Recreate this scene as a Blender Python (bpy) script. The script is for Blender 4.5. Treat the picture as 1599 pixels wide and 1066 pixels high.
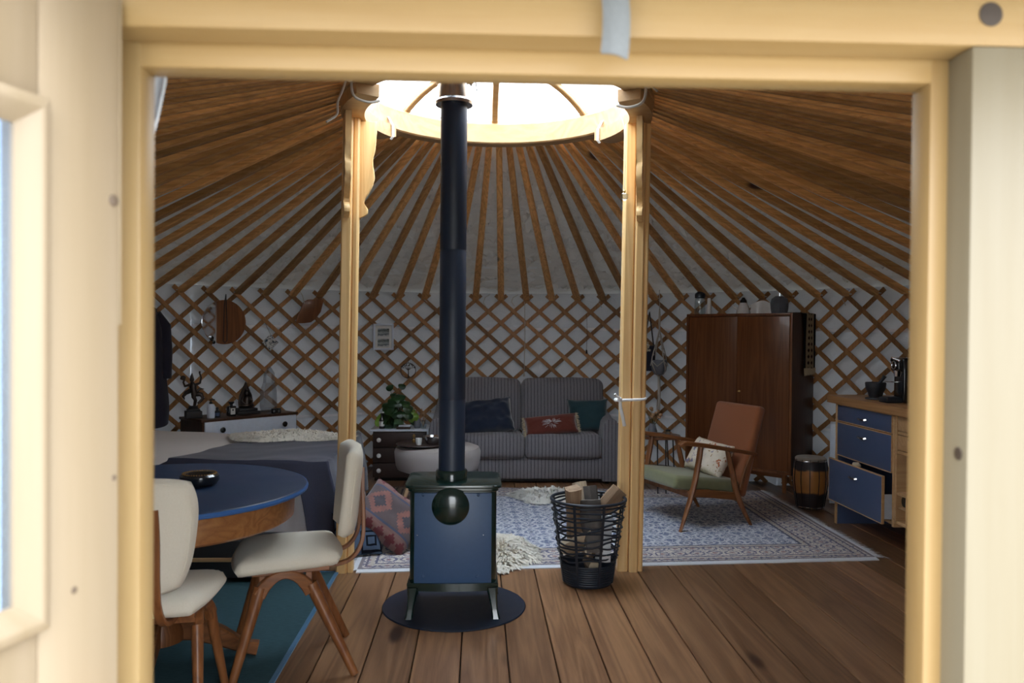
import bpy, bmesh, math, random
from mathutils import Vector, Matrix, noise
R = math.radians
PI = math.pi
for o in list(bpy.data.objects):
    bpy.data.objects.remove(o)
scene = bpy.context.scene
COL = scene.collection
rnd = random.Random(7)

# ------------------------------------------------------------------ camera
CAMZ = 1.4
cam_d = bpy.data.cameras.new('camera')
cam = bpy.data.objects.new('camera', cam_d)
COL.objects.link(cam)
scene.camera = cam
cam_d.sensor_width = 36.0
cam_d.lens = 36.0 * 1244.0 / 1599.0
cam_d.clip_start = 0.02
cam_d.clip_end = 200
yaw, pitch, roll = R(2.4), R(-.645), R(.45)
fw = Vector((math.sin(yaw) * math.cos(pitch), math.cos(yaw) * math.cos(pitch), math.sin(pitch)))
r0 = Vector((math.cos(yaw), -math.sin(yaw), 0))
u0 = r0.cross(fw)
rt = r0 * math.cos(roll) + u0 * math.sin(roll)
up = -r0 * math.sin(roll) + u0 * math.cos(roll)
mw = Matrix.Identity(4)
for i in range(3):
    mw[i][0], mw[i][1], mw[i][2] = rt[i], up[i], -fw[i]
mw[2][3] = CAMZ
cam.matrix_world = mw
cam_d.dof.use_dof = True
cam_d.dof.focus_distance = 4.6
cam_d.dof.aperture_fstop = 4.6

# ------------------------------------------------------------------ world: overcast sky, brighter at the zenith
w = bpy.data.worlds.new('overcast_sky')
scene.world = w
w.use_nodes = True
nt = w.node_tree
nt.nodes.clear()
wo = nt.nodes.new('ShaderNodeOutputWorld')
bg = nt.nodes.new('ShaderNodeBackground')
tc = nt.nodes.new('ShaderNodeTexCoord')
sx = nt.nodes.new('ShaderNodeSeparateXYZ')
mr = nt.nodes.new('ShaderNodeMapRange')
mr.inputs['From Min'].default_value = 0.0
mr.inputs['From Max'].default_value = 1.0
mr.inputs['To Min'].default_value = .46
mr.inputs['To Max'].default_value = 1.0
SKY = 7.6
mm = nt.nodes.new('ShaderNodeMath'); mm.operation = 'MULTIPLY'; mm.inputs[1].default_value = SKY
nt.links.new(tc.outputs['Generated'], sx.inputs[0])
nt.links.new(sx.outputs['Z'], mr.inputs['Value'])
nt.links.new(mr.outputs['Result'], mm.inputs[0])
nt.links.new(mm.outputs[0], bg.inputs['Strength'])
cr = nt.nodes.new('ShaderNodeMix'); cr.data_type = 'RGBA'
cr.inputs[6].default_value = (.93, .965, 1.0, 1)
cr.inputs[7].default_value = (.76, .88, 1.0, 1)
nt.links.new(sx.outputs['Z'], cr.inputs[0])
nt.links.new(cr.outputs[2], bg.inputs['Color'])
nt.links.new(bg.outputs[0], wo.inputs[0])

scene.view_settings.view_transform = 'Standard'
scene.view_settings.look = 'None'
scene.view_settings.gamma = 1.0
scene.view_settings.use_curve_mapping = False
scene.view_settings.exposure = 0.95
try:
    scene.cycles.use_denoising = True
    scene.cycles.max_bounces = 10
    scene.cycles.diffuse_bounces = 7
    scene.cycles.transparent_max_bounces = 16
    scene.cycles.caustics_reflective = False
    scene.cycles.caustics_refractive = False
    scene.cycles.sample_clamp_indirect = 8.0
except Exception:
    pass

# ------------------------------------------------------------------ mesh helpers
def rotz(a): return Matrix.Rotation(a, 4, 'Z')
def rotx(a): return Matrix.Rotation(a, 4, 'X')
def roty(a): return Matrix.Rotation(a, 4, 'Y')
def tr(x, y=0, z=0):
    if isinstance(x, (tuple, list, Vector)): return Matrix.Translation(Vector(x))
    return Matrix.Translation(Vector((x, y, z)))

class MB:
    def __init__(s):
        s.bm = bmesh.new()
    def _x(s, vs, M):
        if M is not None:
            for v in vs: v.co = M @ v.co
        return vs
    def box(s, c, d, M=None, bev=0.0, seg=2):
        t = bmesh.new()
        bmesh.ops.create_cube(t, size=1.0)
        for v in t.verts: v.co = Vector((v.co.x * d[0], v.co.y * d[1], v.co.z * d[2]))
        if bev > 0:
            bev = min(bev, min(d) * .49)
            bmesh.ops.bevel(t, geom=list(t.edges) + list(t.verts), offset=bev, segments=seg, profile=.5, affect='EDGES')
        for v in t.verts: v.co = v.co + Vector(c)
        return s.add(t, M)
    def add(s, t, M=None):
        mp = {}
        for v in t.verts:
            mp[v] = s.bm.verts.new(M @ v.co if M is not None else v.co)
        for f in t.faces:
            try: s.bm.faces.new([mp[v] for v in f.verts])
            except ValueError: pass
        t.free()
        return s
    def rings(s, rings, closed=True, caps=True, loop=False):
        vr = [[s.bm.verts.new(p) for p in r] for r in rings]
        n = len(rings[0])
        m = len(vr)
        for i in range(m if loop else m - 1):
            a, b = vr[i], vr[(i + 1) % m]
            for j in range(n if closed else n - 1):
                k = (j + 1) % n
                try: s.bm.faces.new((a[j], a[k], b[k], b[j]))
                except ValueError: pass
        if caps and not loop and closed:
            try:
                s.bm.faces.new(list(reversed(vr[0])))
                s.bm.faces.new(vr[-1])
            except ValueError: pass
        return s
    def lathe(s, prof, n=24, M=None, caps=True):
        rs = []
        for r, z in prof:
            ring = [Vector((r * math.cos(2 * PI * k / n), r * math.sin(2 * PI * k / n), z)) for k in range(n)]
            rs.append([M @ p for p in ring] if M is not None else ring)
        return s.rings(rs, True, caps)
    def cone(s, p0, p1, a, b, n=12, caps=True):
        return s.tube([p0, p1], [a, b], n, caps)
    def tube(s, pts, rad, n=8, caps=True, loop=False, flat=1.0, upv=None):
        pts = [Vector(p) for p in pts]
        m = len(pts)
        rad = rad if isinstance(rad, (list, tuple)) else [rad] * m
        rs = []
        prev = None
        for i, p in enumerate(pts):
            if loop: t = pts[(i + 1) % m] - pts[i - 1]
            else: t = pts[min(i + 1, m - 1)] - pts[max(i - 1, 0)]
            if t.length < 1e-9: t = Vector((0, 0, 1))
            t.normalize()
            if prev is None:
                a = Vector(upv) if upv else (Vector((0, 0, 1)) if abs(t.z) < .9 else Vector((1, 0, 0)))
                x = t.cross(a).normalized()
            else:
                x = prev - t * prev.dot(t)
                if x.length < 1e-6: x = t.orthogonal()
                x.normalize()
            prev = x
            y = t.cross(x).normalized()
            rs.append([p + x * (rad[i] * math.cos(2 * PI * k / n)) + y * (rad[i] * flat * math.sin(2 * PI * k / n)) for k in range(n)])
        return s.rings(rs, True, caps, loop)
    def bar(s, pts, wdt, thk, wdir, loop=False):
        """rectangular bar along pts; wdir gives the width direction (vector or function of i)"""
        pts = [Vector(p) for p in pts]
        m = len(pts)
        rs = []
        for i, p in enumerate(pts):
            t = (pts[(i + 1) % m] - pts[i - 1]) if loop else (pts[min(i + 1, m - 1)] - pts[max(i - 1, 0)])
            t.normalize()
            wd = Vector(wdir(i) if callable(wdir) else wdir)
            wd = (wd - t * wd.dot(t)).normalized()
            nd = t.cross(wd)
            a = (wdt[i] if isinstance(wdt, (list, tuple)) else wdt) / 2
            b = (thk[i] if isinstance(thk, (list, tuple)) else thk) / 2
            c = min(a, b) * .3
            rs.append([p + wd * x + nd * y for x, y in ((a, b - c), (a - c, b), (-a + c, b), (-a, b - c), (-a, -b + c), (-a + c, -b), (a - c, -b), (a, -b + c))])
        return s.rings(rs, True, True, loop)
    def prism(s, poly, h, M=None, bev=0.0):
        """polygon in XY extruded along Z from 0 to h"""
        t = bmesh.new()
        b = [t.verts.new((x, y, 0)) for x, y in poly]
        u = [t.verts.new((x, y, h)) for x, y in poly]
        n = len(poly)
        t.faces.new(list(reversed(b)))
        t.faces.new(u)
        for i in range(n):
            t.faces.new((b[i], b[(i + 1) % n], u[(i + 1) % n], u[i]))
        if bev > 0:
            es = [e for e in t.edges if abs(e.verts[0].co.z - e.verts[1].co.z) < 1e-9]
            bmesh.ops.bevel(t, geom=es, offset=bev, segments=2, profile=.5, affect='EDGES')
        return s.add(t, M)
    def ball(s, c, r, sc=(1, 1, 1), sub=2, M=None):
        t = bmesh.new()
        bmesh.ops.create_icosphere(t, subdivisions=sub, radius=r)
        for v in t.verts: v.co = Vector((v.co.x * sc[0], v.co.y * sc[1], v.co.z * sc[2])) + Vector(c)
        return s.add(t, M)
    def torus(s, c, r, q, n=32, k=8, M=None):
        pts = [Vector(c) + Vector((r * math.cos(2 * PI * i / n), r * math.sin(2 * PI * i / n), 0)) for i in range(n)]
        if M is not None: pts = [M @ p for p in pts]
        ax = (M.to_3x3() @ Vector((0, 0, 1))) if M is not None else Vector((0, 0, 1))
        return s.tube(pts, q, k, False, True, 1.0, ax)
    def sheet(s, f, nu, nv, th=0.0, closed_u=False):
        """surface f(u,v) u,v in 0..1; th>0 gives it thickness"""
        P = [[Vector(f(i / nu, j / nv)) for j in range(nv + 1)] for i in range(nu + 1)]
        bm = s.bm
        A = [[bm.verts.new(p) for p in row] for row in P]
        for i in range(nu):
            for j in range(nv):
                try: bm.faces.new((A[i][j], A[i + 1][j], A[i + 1][j + 1], A[i][j + 1]))
                except ValueError: pass
        if th > 0:
            B = []
            for i in range(nu + 1):
                row = []
                for j in range(nv + 1):
                    du = P[min(i + 1, nu)][j] - P[max(i - 1, 0)][j]
                    dv = P[i][min(j + 1, nv)] - P[i][max(j - 1, 0)]
                    n = du.cross(dv)
                    if n.length > 1e-12: n.normalize()
                    row.append(bm.verts.new(P[i][j] - n * th))
                B.append(row)
            for i in range(nu):
                for j in range(nv):
                    try: bm.faces.new((B[i][j], B[i][j + 1], B[i + 1][j + 1], B[i + 1][j]))
                    except ValueError: pass
            for i in range(nu):
                for j in (0, nv):
                    q = (A[i][j], B[i][j], B[i + 1][j], A[i + 1][j])
                    try: bm.faces.new(q if j == 0 else tuple(reversed(q)))
                    except ValueError: pass
            for j in range(nv):
                for i in (0, nu):
                    q = (A[i][j], A[i][j + 1], B[i][j + 1], B[i][j])
                    try: bm.faces.new(q if i == 0 else tuple(reversed(q)))
                    except ValueError: pass
        return s
    def mesh(s, name, mat, sharp=38, weld=False):
        if weld: bmesh.ops.remove_doubles(s.bm, verts=s.bm.verts, dist=1e-5)
        bmesh.ops.recalc_face_normals(s.bm, faces=s.bm.faces)
        lim = R(sharp)
        for f in s.bm.faces: f.smooth = True
        for e in s.bm.edges:
            if len(e.link_faces) == 2:
                try:
                    if e.calc_face_angle() > lim: e.smooth = False
                except ValueError: pass
        me = bpy.data.meshes.new(name)
        s.bm.to_mesh(me)
        s.bm.free()
        if mat: me.materials.append(mat)
        return me
    def obj(s, name, mat, parent=None, loc=(0, 0, 0), rz=0.0, sharp=38, label=None, weld=False):
        return link(name, s.mesh(name, mat, sharp, weld), parent, loc, rz, label)

def link(name, me, parent=None, loc=(0, 0, 0), rz=0.0, label=None):
    o = bpy.data.objects.new(name, me)
    COL.objects.link(o)
    o.location = loc
    if isinstance(rz, (tuple, list)): o.rotation_euler = rz
    else: o.rotation_euler = (0, 0, rz)
    if parent: o.parent = parent
    if label: o['label'] = label
    return o

def tag(o, label, cat, group=None, kind=None):
    o['label'] = label
    o['category'] = cat
    if group: o['group'] = group
    if kind: o['kind'] = kind
    return o

def thing(name, label, cat, loc=(0, 0, 0), rz=0.0, group=None):
    o = bpy.data.objects.new(name, None)
    COL.objects.link(o)
    o.empty_display_size = .1
    o.location = loc
    if isinstance(rz, (tuple, list)): o.rotation_euler = rz
    else: o.rotation_euler = (0, 0, rz)
    return tag(o, label, cat, group)

def struct(o):
    o['kind'] = 'structure'
    return o

def dup(root, loc, rz, label, group=None):
    r = root.copy(); COL.objects.link(r)
    r.location = loc
    r.rotation_euler = (0, 0, rz) if not isinstance(rz, (tuple, list)) else rz
    r['label'] = label
    if group: r['group'] = group
    for ch in list(root.children):
        c = ch.copy(); COL.objects.link(c); c.parent = r
        for g in list(ch.children):
            d = g.copy(); COL.objects.link(d); d.parent = c
    return r

def nz(x, y=0, z=0): return noise.noise(Vector((x, y, z)))

# ------------------------------------------------------------------ material helpers
class NT:
    def __init__(s, name):
        s.m = bpy.data.materials.new(name)
        s.m.use_nodes = True
        s.t = s.m.node_tree
        s.t.nodes.clear()
        s.out = s.t.nodes.new('ShaderNodeOutputMaterial')
    def n(s, typ, **kw):
        nd = s.t.nodes.new('ShaderNode' + typ)
        for k, v in kw.items():
            if hasattr(nd, k): setattr(nd, k, v)
            else: s.set(nd.inputs[k.replace('_', ' ')], v)
        return nd
    def set(s, sock, v):
        if isinstance(v, bpy.types.NodeSocket): s.t.links.new(v, sock)
        elif isinstance(v, (tuple, list)) and len(v) == 3 and sock.type == 'RGBA': sock.default_value = (*v, 1)
        else: sock.default_value = v
    def math(s, op, a, b=0.0, c=0.0):
        nd = s.t.nodes.new('ShaderNodeMath'); nd.operation = op
        s.set(nd.inputs[0], a); s.set(nd.inputs[1], b)
        if op in ('MULTIPLY_ADD', 'SMOOTH_MIN', 'WRAP', 'COMPARE'): s.set(nd.inputs[2], c)
        return nd.outputs[0]
    def mix(s, f, a, b, blend='MIX'):
        nd = s.t.nodes.new('ShaderNodeMix'); nd.data_type = 'RGBA'; nd.blend_type = blend
        s.set(nd.inputs[0], f); s.set(nd.inputs[6], a); s.set(nd.inputs[7], b)
        return nd.outputs[2]
    def step(s, v, lo, hi):
        nd = s.t.nodes.new('ShaderNodeMapRange'); nd.interpolation_type = 'SMOOTHSTEP'
        s.set(nd.inputs['Value'], v)
        nd.inputs['From Min'].default_value = lo; nd.inputs['From Max'].default_value = hi
        return nd.outputs['Result']
    def ramp(s, f, stops):
        nd = s.t.nodes.new('ShaderNodeValToRGB')
        e = nd.color_ramp.elements
        while len(e) < len(stops): e.new(.5)
        for i, (p, c) in enumerate(stops):
            e[i].position = p; e[i].color = (*c, 1)
        s.set(nd.inputs[0], f)
        return nd.outputs[0]
    def coord(s, which='Object', scale=(1, 1, 1), rot=(0, 0, 0), offs=None):
        t = s.t.nodes.new('ShaderNodeTexCoord')
        mp = s.t.nodes.new('ShaderNodeMapping')
        s.t.links.new(t.outputs[which], mp.inputs['Vector'])
        mp.inputs['Scale'].default_value = scale
        mp.inputs['Rotation'].default_value = rot
        if offs is not None: s.set(mp.inputs['Location'], offs)
        return mp.outputs[0]
    def noise(s, vec, scale=5, detail=3, rough=.5, dist=0.0):
        nd = s.t.nodes.new('ShaderNodeTexNoise')
        s.set(nd.inputs['Vector'], vec)
        nd.inputs['Scale'].default_value = scale; nd.inputs['Detail'].default_value = detail
        nd.inputs['Roughness'].default_value = rough; nd.inputs['Distortion'].default_value = dist
        return nd.outputs['Fac']
    def voro(s, vec, scale=5, feature='F1', out='Distance', rand=1.0):
        nd = s.t.nodes.new('ShaderNodeTexVoronoi'); nd.feature = feature
        s.set(nd.inputs['Vector'], vec); nd.inputs['Scale'].default_value = scale
        if 'Randomness' in nd.inputs: nd.inputs['Randomness'].default_value = rand
        return nd.outputs[out]
    def bump(s, h, strength=.2, dist=.01):
        nd = s.t.nodes.new('ShaderNodeBump')
        nd.inputs['Strength'].default_value = strength; nd.inputs['Distance'].default_value = dist
        s.set(nd.inputs['Height'], h)
        return nd.outputs[0]
    def bsdf(s, col, rough=.5, metal=0.0, normal=None, spec=.5, coat=0.0, sheen=0.0, trans=0.0, alpha=1.0):
        b = s.t.nodes.new('ShaderNodeBsdfPrincipled')
        s.set(b.inputs['Base Color'], col); s.set(b.inputs['Roughness'], rough); s.set(b.inputs['Metallic'], metal)
        b.inputs['Specular IOR Level'].default_value = spec
        b.inputs['Coat Weight'].default_value = coat
        b.inputs['Coat Roughness'].default_value = .08
        b.inputs['Sheen Weight'].default_value = sheen
        b.inputs['Transmission Weight'].default_value = trans
        if normal is not None: s.set(b.inputs['Normal'], normal)
        s.t.links.new(b.outputs[0], s.out.inputs[0])
        return b
    def rand(s):
        return s.t.nodes.new('ShaderNodeObjectInfo').outputs['Random']

def plain(name, col, rough=.5, metal=0.0, spec=.5, coat=0.0, var=.12, sc=30.0, bump=0.0, sheen=0.0):
    t = NT(name)
    v = t.coord('Object')
    n = t.noise(v, sc, 4, .6)
    c = t.mix(n, tuple(x * (1 - var) for x in col), tuple(min(1, x * (1 + var)) for x in col))
    nm = t.bump(n, bump, .004) if bump else None
    rr = t.math('MULTIPLY_ADD', n, .12, rough - .06)
    t.bsdf(c, rr, metal, nm, spec, coat, sheen)
    return t.m

def wood(name, light, dark, axis='Z', ring=9.0, stretch=.06, rough=.5, knots=.0, knotcol=(.1, .035, .012), spec=.4, coat=0.0, varobj=.35, bump=.06, sc=1.0):
    """grain runs along `axis`; every object gets its own offset and tone"""
    t = NT(name)
    rd = t.rand()
    off = t.n('CombineXYZ')
    t.set(off.inputs[0], t.math('MULTIPLY', rd, 17.3)); t.set(off.inputs[1], t.math('MULTIPLY', rd, 31.7)); t.set(off.inputs[2], t.math('MULTIPLY', rd, 23.1))
    s = {'X': (stretch, 1, 1), 'Y': (1, stretch, 1), 'Z': (1, 1, stretch)}[axis]
    v = t.coord('Object', tuple(a * sc for a in s), offs=off.outputs[0])
    big = t.noise(v, ring * .9, 2, .5, .6)
    wv = t.n('Math', operation='FRACT')
    t.set(wv.inputs[0], t.math('MULTIPLY', big, 7.0))
    rg = t.math('ABSOLUTE', t.math('MULTIPLY_ADD', wv.outputs[0], 2.0, -1.0))
    fine = t.noise(v, 140, 3, .65)
    f = t.math('MULTIPLY_ADD', rg, .45, t.math('MULTIPLY', fine, .5))
    c = t.ramp(f, [(.12, light), (.78, dark)])
    tone = t.math('MULTIPLY_ADD', rd, varobj, 1 - varobj * .55)
    c = t.mix(1.0, c, t.n('CombineColor', Red=tone, Green=tone, Blue=tone).outputs[0], 'MULTIPLY')
    if knots > 0:
        ks = {'X': (.30, 1, 1), 'Y': (1, .30, 1), 'Z': (1, 1, .30)}[axis]
        kv = t.coord('Object', tuple(a * sc for a in ks), offs=off.outputs[0])
        d = t.voro(kv, knots)
        k = t.step(d, .115, .045)
        c = t.mix(k, c, knotcol)
    nm = t.bump(f, bump, .002) if bump else None
    t.bsdf(c, rough, 0, nm, spec, coat)
    return t.m

def fabric(name, col, col2=None, sc=240.0, rough=.9, bump=.25, sheen=.2, big=4.0, bigv=.12):
    t = NT(name)
    v = t.coord('Object')
    n = t.noise(v, sc, 2, .6)
    b = t.noise(v, big, 3, .5)
    c2 = col2 or tuple(x * .72 for x in col)
    c = t.mix(n, c2, col)
    c = t.mix(t.math('MULTIPLY', b, bigv * 4), c, tuple(x * .75 for x in col))
    t.bsdf(c, rough, 0, t.bump(n, bump, .003), .2, 0, sheen)
    return t.m

def spl(pts, k=6):
    p = [Vector(q) for q in pts]
    out = []
    for i in range(len(p) - 1):
        a, b, c, d = p[max(i - 1, 0)], p[i], p[i + 1], p[min(i + 2, len(p) - 1)]
        for j in range(k):
            t = j / k
            out.append(.5 * ((2 * b) + (c - a) * t + (2 * a - 5 * b + 4 * c - d) * t * t + (3 * b - a - 3 * c + d) * t ** 3))
    out.append(p[-1])
    return out

def rgb(r, g, b):
    f = lambda c: (c / 255) / 12.92 if c <= 10 else (((c / 255) + .055) / 1.055) ** 2.4
    return (f(r), f(g), f(b))

# ------------------------------------------------------------------ materials
M = {}
M['frame'] = wood('pine_frame', (.27, .18, .078), (.225, .135, .05), 'Z', 7, .05, .42, 1.6, (.28, .12, .05), varobj=.10)
M['frame_x'] = wood('pine_frame_across', (.33, .222, .10), (.27, .165, .062), 'X', 7, .05, .42, 1.3, (.28, .12, .05), varobj=.10)
M['leaf'] = wood('pale_door_wood', (.25, .19, .127), (.215, .16, .098), 'Z', 5, .04, .45, .9, (.36, .2, .12), varobj=.08)
M['doorpost'] = wood('pale_post_wood', (.152, .125, .083), (.136, .108, .066), 'Z', 5, .04, .45, .8, (.3, .2, .12), varobj=.06)
M['rafter'] = wood('rafter_pine', (.80, .45, .165), (.54, .26, .08), 'X', 12, .03, .5, 3.0, (.06, .02, .008), varobj=.8)
M['slat'] = wood('lattice_pine', (.42, .215, .088), (.28, .13, .048), 'Z', 12, .12, .55, 0, varobj=.6)
M['post'] = wood('post_pine', (.86, .60, .29), (.74, .46, .19), 'Z', 9, .035, .40, 2.6, (.2, .07, .02), varobj=.15)
M['crown'] = wood('crown_pine', (.46, .30, .145), (.38, .22, .09), 'X', 6, .2, .42, 0, varobj=.12)
M['plank'] = wood('floor_plank', (.32, .17, .085), (.165, .08, .038), 'Y', 9, .05, .33, 2.6, (.035, .014, .008), spec=.45, varobj=.6, bump=.08)
M['subfloor'] = plain('dark_subfloor', (.02, .012, .008), .9)
M['teak'] = wood('teak', (.27, .105, .035), (.15, .05, .016), 'Z', 11, .06, .38, 0, varobj=.1, coat=.1)
M['teak_x'] = wood('teak_across', (.27, .105, .035), (.15, .05, .016), 'X', 11, .06, .38, 0, varobj=.1, coat=.1)
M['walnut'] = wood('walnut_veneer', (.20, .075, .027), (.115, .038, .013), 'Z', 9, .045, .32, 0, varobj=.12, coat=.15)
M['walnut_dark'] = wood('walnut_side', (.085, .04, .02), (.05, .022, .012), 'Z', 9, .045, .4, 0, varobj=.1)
M['beech'] = wood('beech_edge', (.62, .40, .20), (.50, .30, .14), 'X', 9, .08, .45, 0, varobj=.12)
M['beech_y'] = wood('beech_counter', (.50, .28, .12), (.36, .18, .07), 'Y', 9, .06, .4, 0, varobj=.1)
M['lightleg'] = wood('light_wood_leg', (.58, .40, .24), (.44, .28, .15), 'Z', 9, .1, .5, 0)
M['hazel'] = wood('table_wood', (.36, .16, .055), (.22, .085, .028), 'X', 10, .06, .32, 0, coat=.2)

# canvas: white cloth that lets a little daylight through
def clothmat(name, c1, c2, thru, bscale, bstr, bdist, dist, tint=(.86, .93, 1.0), rough=.9, spec=.05):
    t = NT(name)
    v = t.coord('Object')
    a = t.noise(t.coord('Object', (1, 1, bscale[1])), bscale[0], 4, .55, dist)
    c = t.mix(t.noise(v, 1.6, 3), c1, c2)
    nm = t.bump(a, bstr, bdist)
    p = t.bsdf(c, rough, 0, nm, spec)
    tl = t.n('BsdfTranslucent', Color=tint)
    t.set(tl.inputs['Normal'], nm)
    mx = t.n('MixShader'); t.set(mx.inputs[0], thru)
    t.t.links.new(p.outputs[0], mx.inputs[1]); t.t.links.new(tl.outputs[0], mx.inputs[2])
    t.t.links.new(mx.outputs[0], t.out.inputs[0])
    return t.m
M['canvas'] = clothmat('canvas', (.62, .66, .71), (.72, .755, .80), .006, (7, 1), .35, .03, .8)
M['roofcanvas'] = clothmat('roof_canvas', (.62, .64, .66), (.74, .755, .77), .06, (7, 1), .35, .03, .8, (1, .97, .9))
M['lining'] = clothmat('lining_cloth', (.52, .51, .49), (.66, .65, .63), .05, (5, 3), .45, .04, 1.2, (1, .97, .92), .34, .6)
M['whiteband'] = plain('white_band', (.86, .87, .95), .7)
M['rope'] = fabric('white_cord', (.9, .9, .9), (.84, .84, .84), sc=400, bigv=.03)
M['strap'] = fabric('outdoor_strap', (.19, .20, .21), sc=200)
M['cottonrope'] = fabric('cotton_cord', (.62, .58, .52), sc=400)

# glass
def glassmat(name, tint=(.95, .97, 1), mixf=.12, rough=.02):
    t = NT(name)
    tb = t.n('BsdfTransparent', Color=tint)
    gl = t.n('BsdfGlossy', Roughness=rough)
    fr = t.n('LayerWeight', Blend=.5)
    mx = t.n('MixShader')
    t.set(mx.inputs[0], t.math('MULTIPLY_ADD', t.math('POWER', fr.outputs['Facing'], 4.0), .5 if mixf else .12, mixf))
    t.t.links.new(tb.outputs[0], mx.inputs[1]); t.t.links.new(gl.outputs[0], mx.inputs[2])
    t.t.links.new(mx.outputs[0], t.out.inputs[0])
    return t.m
M['pane'] = glassmat('window_glass', (.70, .80, .95), .12)
M['dome'] = glassmat('clear_dome', (.97, .985, 1), 0)
M['jar'] = glassmat('jar_glass', (.80, .85, .86), .12)
M['greenglass'] = glassmat('green_glass', (.45, .62, .42), .08)
M['crystal'] = glassmat('crystal_glass', (.82, .86, .9), .22, .12)
M['mirror'] = plain('mirror_silver', (.85, .87, .9), .03, 1.0, var=.01)

M['enamel'] = plain('slate_enamel', (.046, .098, .205), .42, .0, .5, var=.08, sc=60)
M['greenenamel'] = plain('dark_green_enamel', (.006, .022, .018), .2, 0, .6, .4)
M['pipe'] = plain('flue_pipe_paint', rgb(36, 49, 70), .46, .0, .5, var=.05)
M['plate'] = plain('hearth_plate_steel', rgb(27, 36, 52), .38, .0, .5, var=.1, sc=12)
M['silver'] = plain('stainless_steel', (.62, .63, .65), .22, 1.0, var=.05)
M['chrome'] = plain('chrome', (.75, .75, .76), .12, 1.0, var=.03)
M['blackmetal'] = plain('black_metal', (.016, .022, .034), .42, .0, .5)
M['blackgloss'] = plain('black_gloss', (.01, .012, .016), .15, 0, .6, .4)
M['black'] = plain('matt_black', (.012, .012, .014), .6)
M['darkbrown'] = plain('dark_brown', (.035, .02, .017), .5)
M['bronze'] = plain('dark_bronze', (.055, .042, .036), .35, .7, sc=60)
M['gold'] = plain('gold_trim', (.55, .33, .12), .35, 1.0)
M['brass'] = plain('brass', (.6, .4, .15), .3, 1.0)
M['white'] = plain('white_paint', (.66, .73, .84), .4)
M['ceramic'] = plain('white_ceramic', (.75, .76, .76), .2, coat=.4)
M['greyceramic'] = plain('grey_ceramic', (.16, .17, .2), .5)
M['mortar'] = plain('mortar_stone', (.03, .035, .045), .55, sc=80, bump=.2)
M['label'] = plain('paper_label', (.7, .7, .68), .7)
M['navyfront'] = plain('navy_laminate', (.068, .098, .185), .38, 0, .4, var=.05)
M['tabletop'] = plain('navy_tabletop', (.016, .036, .082), .38, 0, .28, var=.08, sc=5)
M['tableedge'] = plain('blue_table_edge', rgb(50, 92, 150), .35)
M['stone'] = plain('grey_stone', (.10, .115, .14), .7, sc=25, bump=.4)
M['terracotta'] = plain('terracotta', (.35, .14, .07), .7)

M['cream'] = fabric('cream_upholstery', (.76, .71, .60), (.68, .62, .50), 190, .85, .2, .15, 3.0, .07)
M['sheet'] = fabric('cream_bedsheet', (.66, .60, .56), (.6, .54, .5), 60, .9, .15, .2, 3, .05)
M['whitecloth'] = fabric('white_cloth', (.72, .74, .80), (.66, .68, .74), 60, .9, .1)
M['navythrow'] = fabric('navy_throw', (.046, .048, .076), (.030, .032, .058), 120, .95, .3, .35)
M['navyvelvet'] = fabric('navy_velvet', (.008, .018, .045), (.004, .010, .028), 80, .7, .15, .7)
M['teal'] = fabric('teal_velvet', (.018, .055, .066), (.012, .04, .052), 80, .75, .12, .5)
M['rust'] = fabric('rust_velvet', (.15, .031, .018), (.10, .018, .011), 80, .75, .12, .6)
M['creamthread'] = fabric('cream_thread', (.62, .52, .36), sc=200)
M['rustwool'] = fabric('rust_wool', (.30, .105, .042), (.22, .07, .028), 260, .95, .3, .3)
M['greenvelvet'] = fabric('sage_velvet', (.235, .24, .125), (.16, .165, .085), 30, .8, .12, .5)
M['greyfabric'] = fabric('light_grey_fabric', (.46, .42, .40), (.38, .345, .33), 220, .95, .25, .2)
M['wool'] = fabric('sheep_wool', (.82, .77, .67), (.70, .64, .54), 60, 1.0, .5, .4)
M['wool_white'] = fabric('white_sheep_wool', (.88, .87, .83), (.76, .74, .68), 60, 1.0, .5, .4)
M['darkcoat'] = fabric('dark_coat', (.035, .033, .050), (.02, .02, .034), 90, .95, .25, .2)
M['fringe'] = fabric('rug_fringe', (.70, .72, .76), (.6, .62, .66), 90, .95, .2)
M['pompom'] = fabric('dark_pompom', (.02, .024, .045), sc=90)

# ribbed sofa cloth: stripes run with local x (and y on the arms)
def ribbed(name, ux, uy):
    t = NT(name)
    v = t.n('TexCoord').outputs['Object']
    sp = t.n('SeparateXYZ'); t.set(sp.inputs[0], v)
    q = t.math('ADD', t.math('MULTIPLY', sp.outputs[0], ux), t.math('MULTIPLY', sp.outputs[1], uy))
    q = t.math('ADD', q, t.math('MULTIPLY', t.noise(v, 25, 2), .006))
    fr = t.math('FRACT', t.math('MULTIPLY', q, 1 / .033))
    tri = t.math('ABSOLUTE', t.math('MULTIPLY_ADD', fr, 2.0, -1.0))
    line = t.step(tri, .78, .95)
    fr2 = t.math('FRACT', t.math('MULTIPLY', q, 1 / .0085))
    fn = t.math('ABSOLUTE', t.math('MULTIPLY_ADD', fr2, 2.0, -1.0))
    n = t.noise(v, 180, 2, .7)
    c = t.mix(n, (.165, .16, .18), (.29, .28, .305))
    c = t.mix(t.math('MULTIPLY', fn, .35), c, (.13, .125, .145))
    c = t.mix(line, c, (.022, .022, .03))
    h = t.math('SUBTRACT', t.math('MULTIPLY', n, .4), line)
    t.bsdf(c, .92, 0, t.bump(h, .5, .006), .15, 0, .25)
    return t.m
M['rib'] = ribbed('ribbed_sofa_cloth', 1, 0)
M['rib_arm'] = ribbed('ribbed_arm_cloth', 1, 1)

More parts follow.
